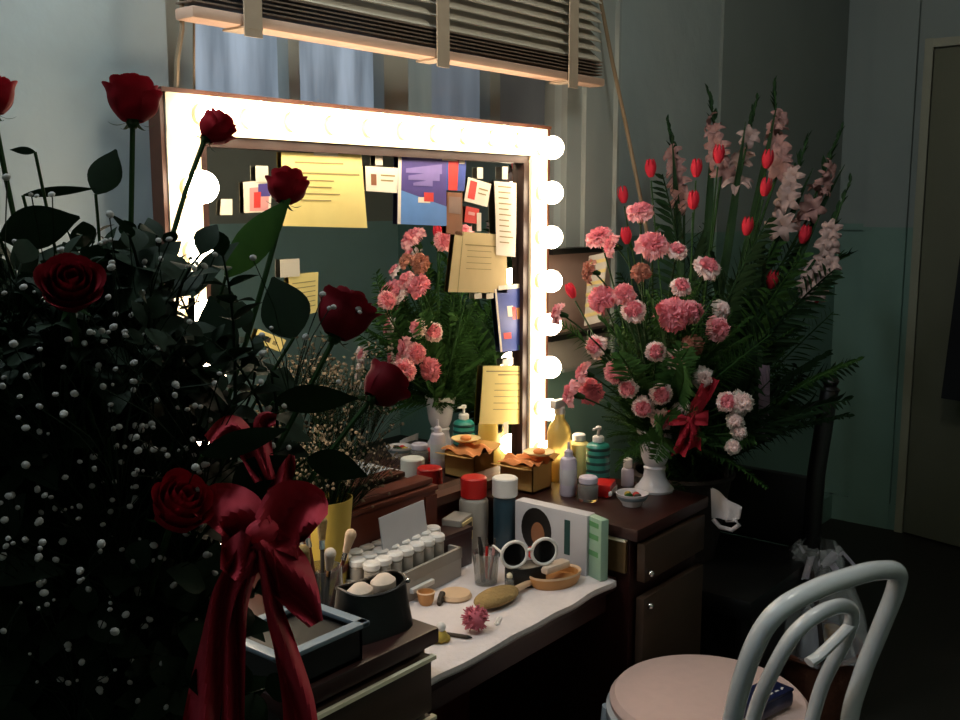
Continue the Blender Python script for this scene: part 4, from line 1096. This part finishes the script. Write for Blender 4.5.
# white towel hanging on the pedestal side
P = [atx(x, y, DX3+.012) for x, y in ((711, 488), (740, 508), (738, 520), (712, 518))]
t = thing('hand_towel', 'folded white towel hanging at the pedestal side', 'towel', P[0])
c0 = P[0]
m = MB()
def tf(u, v):
    p = (P[0]*(1-u)+P[1]*u)*(1-v)+(P[3]*(1-u)+P[2]*u)*v-c0
    return p+Vector((.006+.006*math.sin(u*8), 0, 0))
m.grid(tf, 10, 8); m.grid(lambda u, v: tf(1-u, v)-Vector((.008, 0, 0)), 10, 8); m.build('cloth_panel', 'cloth', t)
m = MB(); m.tube([atx(x, y, DX3+.016)-c0 for x, y in ((713, 519), (720, 527), (732, 530), (739, 525), (736, 520), (726, 520))], .006, 8); m.build('folded_hem', 'cloth', t)

# ================================================================== RED ROSE ARRANGEMENT
RC = atd(120, 430, 1.32); RC.z = 1.18
RB = Vector((RC.x, RC.y, .62)); RM = RB+Vector((0, 0, .22))
st = thing('plant_stand', 'dark round stand carrying the red rose arrangement', 'stand', (RB.x, RB.y, 0))
m = MB(); m.cyl((0, 0, .59), .17, .03, 32, bev=.006); m.build('top', 'walnut', st)
m = MB(); m.lathe([(0, .02), (.03, .02), (.022, .2), (.03, .4), (.022, .5), (.05, .592), (0, .592)], seg=18); m.build('column', 'walnut', st)
for k in range(3):
    a = k*2.094; m = MB(); m.tube([(.02*math.cos(a), .02*math.sin(a), .10), (.12*math.cos(a), .12*math.sin(a), .06), (.18*math.cos(a), .18*math.sin(a), .015)], .014, 8); m.build('leg', 'walnut', st)
t = thing('rose_basket', 'dark basket holding the tall red roses', 'basket', RB)
m = MB(); m.lathe([(0, 0), (.10, 0), (.12, .08), (.14, .22), (.133, .22), (.11, .08), (0, .02)], seg=30); m.build('body', 'wickerdk', t)
m = MB(); m.tube([(.14*math.cos(a), .14*math.sin(a), .22) for a in [2*PI*i/30 for i in range(30)]], .008, 8, closed=True); m.build('rim', 'wickerdk', t)
random.seed(51)
roses = [  # px, py, width px, t-depth, face bias, mesh set, label
 (133, 99, 52, 1.22, (.15, .1, 1.2), ROSE, 'tallest red rose standing clear against the pale wall'),
 (217, 128, 36, 1.34, (.5, -.2, .55), ROSE, 'small red rose over the corner of the light strip'),
 (287, 186, 40, 1.30, (.35, .1, 1.1), ROSE, 'red rose in front of the yellow typed sheet'),
 (-8, 95, 44, 1.22, (.0, .1, 1.1), ROSE, 'red rose cut by the picture edge'),
 (71, 287, 56, .97, (-.3, -.6, .5), ROSEDK, 'dark red rose low among leaves beneath the tallest rose'),
 (345, 315, 56, 1.16, (.45, -.1, .8), ROSEDK, 'dark crimson rose before the reflected green wall'),
 (384, 386, 44, 1.25, (.7, -.1, .5), ROSEDK, 'outermost crimson rose beside the reflected carnations'),
 (181, 505, 58, 1.00, (-.1, -.7, .75), ROSE, 'lowest red rose beside the big red bow')]
for px, py, wpx, dep, fc, ms, lab in roses:
    h = atd(px, py, dep); R_ = wpx/F*dep/2/1.0
    f = Vector(fc).normalized(); h = h-f*R_*.8
    flower('red_rose', lab, 'rose', RM+Vector((rnd(-.04, .04), rnd(-.04, .04), -.02)), h, f, R_, random.choice(ms), SEPAL, .0035, 'red roses in the arrangement', 0)
# individual large leaves seen in outline
def big_leaf(label, px, py, dep, lpx, wpx, ang, mt='leafdk'):
    """broad leaf centred at a pixel, long axis at ang degrees in the plane facing the room"""
    c = atd(px, py, dep); l = lpx/F*dep; w_ = wpx/F*dep/2
    d = RT*math.cos(math.radians(ang))+UP*math.sin(math.radians(ang)) + FW*rnd(-.25, .25)
    t = thing('leaf_stem', label, 'leaf', RM, group='single leaves of the rose arrangement')
    b0 = c-d*l/2
    m = MB(); leaf_quad(m, b0-RM, d, FW+Vector((0, 0, .2)), l, w_, .05, 10, .1)
    m.build('leaf_blade', mt, t)
    m = MB(); m.tube([p-RM for p in bez(RM, RM.lerp(b0, .5)+Vector((0, 0, .08)), b0, 8)], .002, 5); m.build('stem', 'stem', t)
big_leaf('round leaf under the tallest red rose', 106, 170, 1.22, 52, 34, 70)
big_leaf('long green leaf hanging under the rose by the yellow sheet', 258, 235, 1.28, 105, 36, 52, 'leaf')
big_leaf('broad oval leaf crossing the yellow lined note', 283, 305, 1.2, 70, 52, 110)
big_leaf('dark leaf below the crimson rose', 316, 398, 1.15, 85, 30, 5)
big_leaf('dark leaf standing out against the yellow wrapper', 338, 466, 1.12, 62, 32, -15)
big_leaf('thin leaf arching out left of the tallest rose', 22, 150, 1.15, 30, 8, 170)
big_leaf('thin leaf arching under the tallest rose', 60, 190, 1.2, 70, 10, 10)
big_leaf('broad dark leaf left of the lined note', 215, 330, 1.15, 80, 46, 100)
big_leaf('dark leaf above the big red bow', 262, 475, 1.05, 70, 46, 40)
big_leaf('dark leaf across the low red bow loop', 245, 440, 1.0, 90, 26, 20)
big_leaf('wide dark leaf under the rose by the picture edge', 40, 225, 1.1, 90, 44, 15)
m_seed = random.seed(57)
for k in range(150):
    px, py = rnd(-60, 275), rnd(205, 700)
    if py < 300 and px > 235: px -= 120
    if px > 215 and py > 470: px -= rnd(60, 160)
    py = max(py, 268 if px < 170 else 235)
    if 190 < px < 262 and py < 405 and k % 5: continue
    c = front(px, py, RC, .30, .50, rnd(.2, .95)); 
    d = (c-RM)
    t = thing('leafy_sprig', 'dark leafy sprig filling the red rose arrangement', 'foliage', RM+Vector((rnd(-.07, .07), rnd(-.07, .07), rnd(-.02, .0))), group='leafy sprigs in the rose arrangement')
    if k % 3 == 0 or d.length < .12:
        ln = max(.25, d.length/.85); link('leaves', random.choice(SPRIGG), t, mw=(aim(d, rnd(0, 6)) @ Matrix.Diagonal((ln,)*3)).to_4x4())
    else:
        ln = .24; o0 = d-d.normalized()*ln*.7
        m = MB(); m.tube([p for p in bez(Vector((0, 0, 0)), o0*.5+Vector((0, 0, .05)), o0, 6)], .002, 5); m.build('stem', 'stem', t)
        dd = d.normalized()+Vector((rnd(-.5, .5), rnd(-.5, .5), rnd(-.2, .5)))
        link('leaves', random.choice(SPRIG), t, mw=Matrix.Translation(o0) @ (aim(dd, rnd(0, 6)) @ Matrix.Diagonal((ln,)*3)).to_4x4())
random.seed(59)
for k in range(60):
    px, py = rnd(-40, 225), rnd(228, 345)
    if 195 < px < 262 and k % 3: px -= 90
    c = front(px, py, RC, .30, .50, rnd(.3, 1.0)); d = c-RM
    t = thing('leafy_sprig', 'dark leafy sprig filling the red rose arrangement', 'foliage', RM+Vector((rnd(-.07, .07), rnd(-.07, .07), rnd(-.02, .0))), group='leafy sprigs in the rose arrangement')
    ln = rnd(.13, .2); dd = d.normalized()+Vector((rnd(-.6, .6), rnd(-.6, .6), rnd(-.3, .3))); o0 = d-dd.normalized()*ln*.8
    m = MB(); m.tube(bez(Vector((0, 0, 0)), o0*.5+Vector((0, 0, .05)), o0, 6), .002, 5); m.build('stem', 'stem', t)
    link('leaves', random.choice(SPRIG), t, mw=Matrix.Translation(o0) @ (aim(dd, rnd(0, 6)) @ Matrix.Diagonal((ln,)*3)).to_4x4())
random.seed(61)
for k in range(34):
    px, py = rnd(-40, 290), rnd(225, 690)
    if px > 200 and py > 480: px -= 130
    c = front(px, py, RC, .33, .52, .98); d = c-RM
    t = thing('baby_breath', 'spray of tiny white blossoms among the rose leaves', 'baby breath', RM+Vector((rnd(-.05, .05), rnd(-.05, .05), 0)), group='baby breath in the rose arrangement')
    dd = d.normalized()+Vector((rnd(-.3, .3), rnd(-.3, .3), rnd(-.1, .3))); o0 = d-dd.normalized()*.15
    g, w_ = random.choice(BREATH); mw = Matrix.Translation(o0) @ aim(dd, rnd(0, 6)).to_4x4()
    m = MB(); m.tube(bez(Vector((0, 0, 0)), o0*.5+Vector((0, 0, .04)), o0, 5), .0012, 4); m.build('main_stem', 'leafdk', t)
    link('stems', g, t, mw=mw); link('tiny_blossoms', w_, t, mw=mw)
# bunch in the yellow wrapper
yb = Vector((1.425, 1.555, CT+.16))
for k in range(24):
    px, py = rnd(292, 395), rnd(345, 480)
    c = aty(px, py, rnd(1.53, 1.60)); d = c-yb
    t = thing('baby_breath', 'dense spray of tiny cream blossoms from the yellow wrapper', 'baby breath', yb, group='baby breath in the yellow wrapper')
    g, w_ = random.choice(BREATH2); o0 = d-d.normalized()*min(.15, d.length*.8)
    mw = Matrix.Translation(o0) @ (aim(d, rnd(0, 6)) @ Matrix.Diagonal((.75, .45, .75))).to_4x4()
    m = MB(); m.tube(bez(Vector((0, 0, 0)), o0*.5, o0, 4), .0012, 4); m.build('main_stem', 'stem', t)
    link('stems', g, t, mw=mw); link('tiny_blossoms', w_, t, mw=mw)
# big red bow
c = atd(262, 530, 1.0)
def off(px, py, dep=1.0): return atd(px, py, dep)-c
bw = thing('ribbon_bow', 'large red satin bow with long tails on the rose arrangement', 'bow', c)
m = MB()
def loopmesh(pts_c, wid, nz, dep0, ph):
    """ribbon loop through pixel centres with pixel widths, with real fold depth"""
    q_ = smooth_path([(a_, b_, w__) for (a_, b_), w__ in zip(pts_c, wid)], 8)
    pts_c, wid = [(p_.x, p_.y) for p_ in q_], [p_.z for p_ in q_]
    n = len(pts_c)-1
    def g(u, v):
        i = min(int(v*n), n-1); q = v*n-i
        x = pts_c[i][0]*(1-q)+pts_c[i+1][0]*q; y = pts_c[i][1]*(1-q)+pts_c[i+1][1]*q; ww = wid[i]*(1-q)+wid[i+1]*q
        i2, i0 = min(i+3, n), max(i-2, 0); tx, ty = pts_c[i2][0]-pts_c[i0][0], pts_c[i2][1]-pts_c[i0][1]; ln = math.hypot(tx, ty) or 1
        nx, ny = -ty/ln, tx/ln
        s = (u-.5)
        return off(x+nx*ww*s, y+ny*ww*s, dep0+.018*math.sin(s*7+v*6+ph)+.02*math.sin(v*PI))
    mb = MB(); mb.grid(g, 12, 32); return mb
for pts_c, wid, dep0, ph in (([(262, 532), (285, 522), (304, 520), (316, 528)], [34, 76, 74, 36], .99, 0), ([(262, 535), (240, 520), (218, 516), (208, 525)], [34, 62, 64, 36], 1.0, 1.5), ([(265, 538), (284, 568), (300, 595), (316, 624)], [36, 50, 40, 16], .98, 3),
                            ([(255, 540), (240, 560), (228, 575)], [34, 44, 20], .97, 2)):
    loopmesh(pts_c, wid, 0, dep0, ph).build('loop', 'bow', bw)
for pts_c, wid, dep0, ph in (([(250, 550), (226, 590), (214, 640), (206, 690), (198, 740)], [22, 24, 26, 34, 38], .985, 0), ([(266, 550), (272, 600), (286, 650), (298, 700), (302, 740)], [16, 18, 24, 32, 36], .98, 2), ([(256, 550), (240, 600), (236, 640), (232, 740)], [16, 18, 20, 24], .995, 4)):
    loopmesh(pts_c, wid, 0, dep0, ph).build('tail', 'bow', bw)
for pts_c, wid, dep0, ph in (([(262, 480), (235, 428), (208, 440)], [16, 24, 12], 1.04, 1), ([(268, 480), (262, 425), (276, 420)], [16, 18, 12], 1.04, 3), ([(275, 495), (287, 470), (292, 455)], [18, 16, 6], 1.02, 3)):
    loopmesh(pts_c, wid, 0, dep0, ph).build('loop', 'bow', bw)
m = MB(); m.sphere(off(262, 532, .988), .013, 16, sx=1.4, sz=1.0); m.build('knot', 'bow', bw)

# ================================================================== WHITE BENTWOOD CHAIR
S0 = Vector((1.912, .906, 0)); ph = math.radians(72)
ch = thing('bentwood_chair', 'white bentwood chair with round pinkish seat pulled to the table', 'chair', S0, ph-PI/2)   # local +Y faces the table
m = MB(); m.lathe([(0, .425), (.195, .425), (.210, .432), (.212, .445), (.201, .458), (.13, .466), (0, .468)], seg=48); m.build('seat_cushion', 'cushion', ch)
m = MB(); m.lathe([(.15, .395), (.215, .395), (.219, .402), (.219, .425), (.212, .430), (.15, .430), (.15, .395)], seg=48); m.build('seat_ring', 'enamel', ch)
for s in (-1, 1):
    m = MB(); m.tube([(s*.15, .15, .41), (s*.165, .165, .2), (s*.185, .19, 0)], .016, 12, r_end=.012); m.build('leg', 'enamel', ch)
HB = []
for s in (-1, 1): pass
def back(u):   # outer hoop: two rear legs rising to an arch
    return u
TOPZ = .815
pl = [(-.175, -.235, .0), (-.176, -.23, .2), (-.178, -.222, .43), (-.190, -.238, .55), (-.198, -.268, .66), (-.194, -.298, .75), (-.164, -.318, .80), (-.085, -.328, .822), (0, -.331, .827)]
full = pl+[(-x, y, z) for x, y, z in pl[-2::-1]]
m = MB(); m.tube(smooth_path(full), .0185, 14); m.build('back_hoop', 'enamel', ch)
inn = [(-.095, -.19, .44), (-.098, -.215, .55), (-.10, -.26, .66), (-.08, -.285, .725), (-.03, -.298, .755), (.03, -.298, .755), (.08, -.285, .725), (.10, -.26, .66), (.098, -.215, .55), (.095, -.19, .44)]
m = MB(); m.tube(smooth_path(inn), .0145, 12); m.build('inner_hoop', 'enamel', ch)
m = MB(); m.tube(smooth_path([(.095, -.278, .70), (.06, -.272, .675), (.02, -.262, .645), (-.005, -.258, .635)]), .013, 10, flat=.7); m.build('scroll', 'enamel', ch)
t = thing('handbag', 'small navy vinyl bag lying on the chair seat', 'bag', (0, 0, 0))
bp = S0+Matrix.Rotation(ph-PI/2, 3, 'Z') @ Vector((.03, -.115, .4685)); t.location = bp; t.rotation_euler = (0, 0, ph-PI/2+.1)
m = MB(); m.box((0, 0, .017), (.13, .075, .034), bev=.010); m.build('body', 'navybag', t)
m = MB(); m.box((0, -.01, .035), (.132, .05, .006), bev=.002); m.build('flap', 'navybag', t)
m = MB()
for k in range(6): m.box((-.045+.018*k, -.02, .0385), (.010, .004, .001), Matrix.Rotation(rnd(-.4, .4), 3, 'Z'))
m.build('print', 'white', t, smooth=False)

# ================================================================== GIFT BASKET
g0 = Vector((2.875, 1.03, 0))
t = thing('gift_basket', 'brown wicker gift basket on the floor behind the white chair', 'basket', g0, .5)
m = MB(); m.lathe([(0, 0), (.13, 0), (.15, .06), (.165, .21), (.158, .21), (.14, .06), (0, .02)], seg=32, sy=.8); m.build('body', 'wicker', t)
m = MB(); m.tube([(.165*math.cos(a), .132*math.sin(a), .21) for a in [2*PI*i/32 for i in range(32)]], .010, 8, closed=True); m.build('rim', 'wicker', t)
m = MB(); m.tube([(.205*math.cos(a), .03*math.sin(a), .20+.27*math.sin(a)) for a in [PI*i/18 for i in range(19)]], .007, 8); m.build('handle', 'wickerdk', t)
m = MB(); random.seed(71)
def cel(u, v):
    a = 2*PI*u; r = (.155*(1-v)**.6+.02+.05*max(0, v-.8)*5*.8)*(1+.12*math.sin(9*a+v*4)+.07*math.sin(17*a))
    return Vector((r*math.cos(a), r*.85*math.sin(a), .215+.30*v))
m.grid(cel, 60, 14); m.build('cellophane_wrap', 'cello', t)
m = MB()
for k in range(7):
    a = k*.9; ribbon(m, [Vector((.02*math.cos(a), .02*math.sin(a), .44)), Vector((.07*math.cos(a), .07*math.sin(a), .475+.02*(k % 2))), Vector((.115*math.cos(a), .115*math.sin(a), .44))], .022, (-math.sin(a), math.cos(a), .3), .004)
m.build('ribbon', 'paperbag', t)
for k, (dx, dy, r, h, mt, lab) in enumerate(((-.05, .02, .035, .2, 'paperbag', 'grey tissue wrapped parcel inside the gift basket'), (.04, .03, .03, .18, 'white', 'white jar inside the gift basket'), (.0, -.05, .03, .14, 'kraft', 'brown packet inside the gift basket'))):
    R5 = Matrix.Rotation(.5, 3, 'Z')
    q = bottle('gift_jar', lab, 'jar', g0+R5 @ Vector((dx, dy, .021)), r, h+.1, mt, mt, r*.8, .03)

# ================================================================== LIGHT
cl = thing('fill_lamp_room', 'unseen white globe lamp added as fill in the room middle', 'lamp', (1.8, .45, ZC))  # added fill lamp above the view, lifts the ambient light
m = MB(); m.cyl((0, 0, -.03), .07, .03, 24); m.cyl((0, 0, -.30), .008, .28, 10); m.build('rod', 'white', cl)
m = MB(); m.sphere((0, 0, -.42), .13, 28); m.build('globe', mat('fill_globe_glow_room', '#ffffff', .4, noise=0, emit='#e6e6da', es=32), cl)
cl2 = thing('fill_lamp_wall', 'unseen pale globe lamp added to brighten the window wall', 'lamp', (.50, YW, 2.66))  # second added lamp out of view, brightens the wall left of the window
m = MB(); m.cyl((0, 0, 0), .06, .03, 24, rot=Matrix.Rotation(PI/2, 3, 'X')); m.tube([(0, -.02, 0), (0, -.18, .02), (0, -.26, .02)], .008, 8); m.build('bracket', 'white', cl2)
m = MB(); m.sphere((0, -.34, .02), .09, 24); m.build('globe', mat('fill_globe_glow_wall', '#ffffff', .4, noise=0, emit='#d6e2ea', es=150), cl2)
wd_ = bpy.data.worlds.new('world'); SC.world = wd_; wd_.use_nodes = True
wd_.node_tree.nodes['Background'].inputs[0].default_value = (.35, .45, .6, 1); wd_.node_tree.nodes['Background'].inputs[1].default_value = .05

SC.view_settings.view_transform = 'Standard'; SC.view_settings.look = 'None'; SC.view_settings.gamma = 1; SC.view_settings.use_curve_mapping = False
SC.view_settings.exposure = 0
SC.cycles.caustics_reflective = False; SC.cycles.caustics_refractive = False
SC.cycles.sample_clamp_indirect = 4
SC.cycles.max_bounces = 8
SC.cycles.transparent_max_bounces = 12
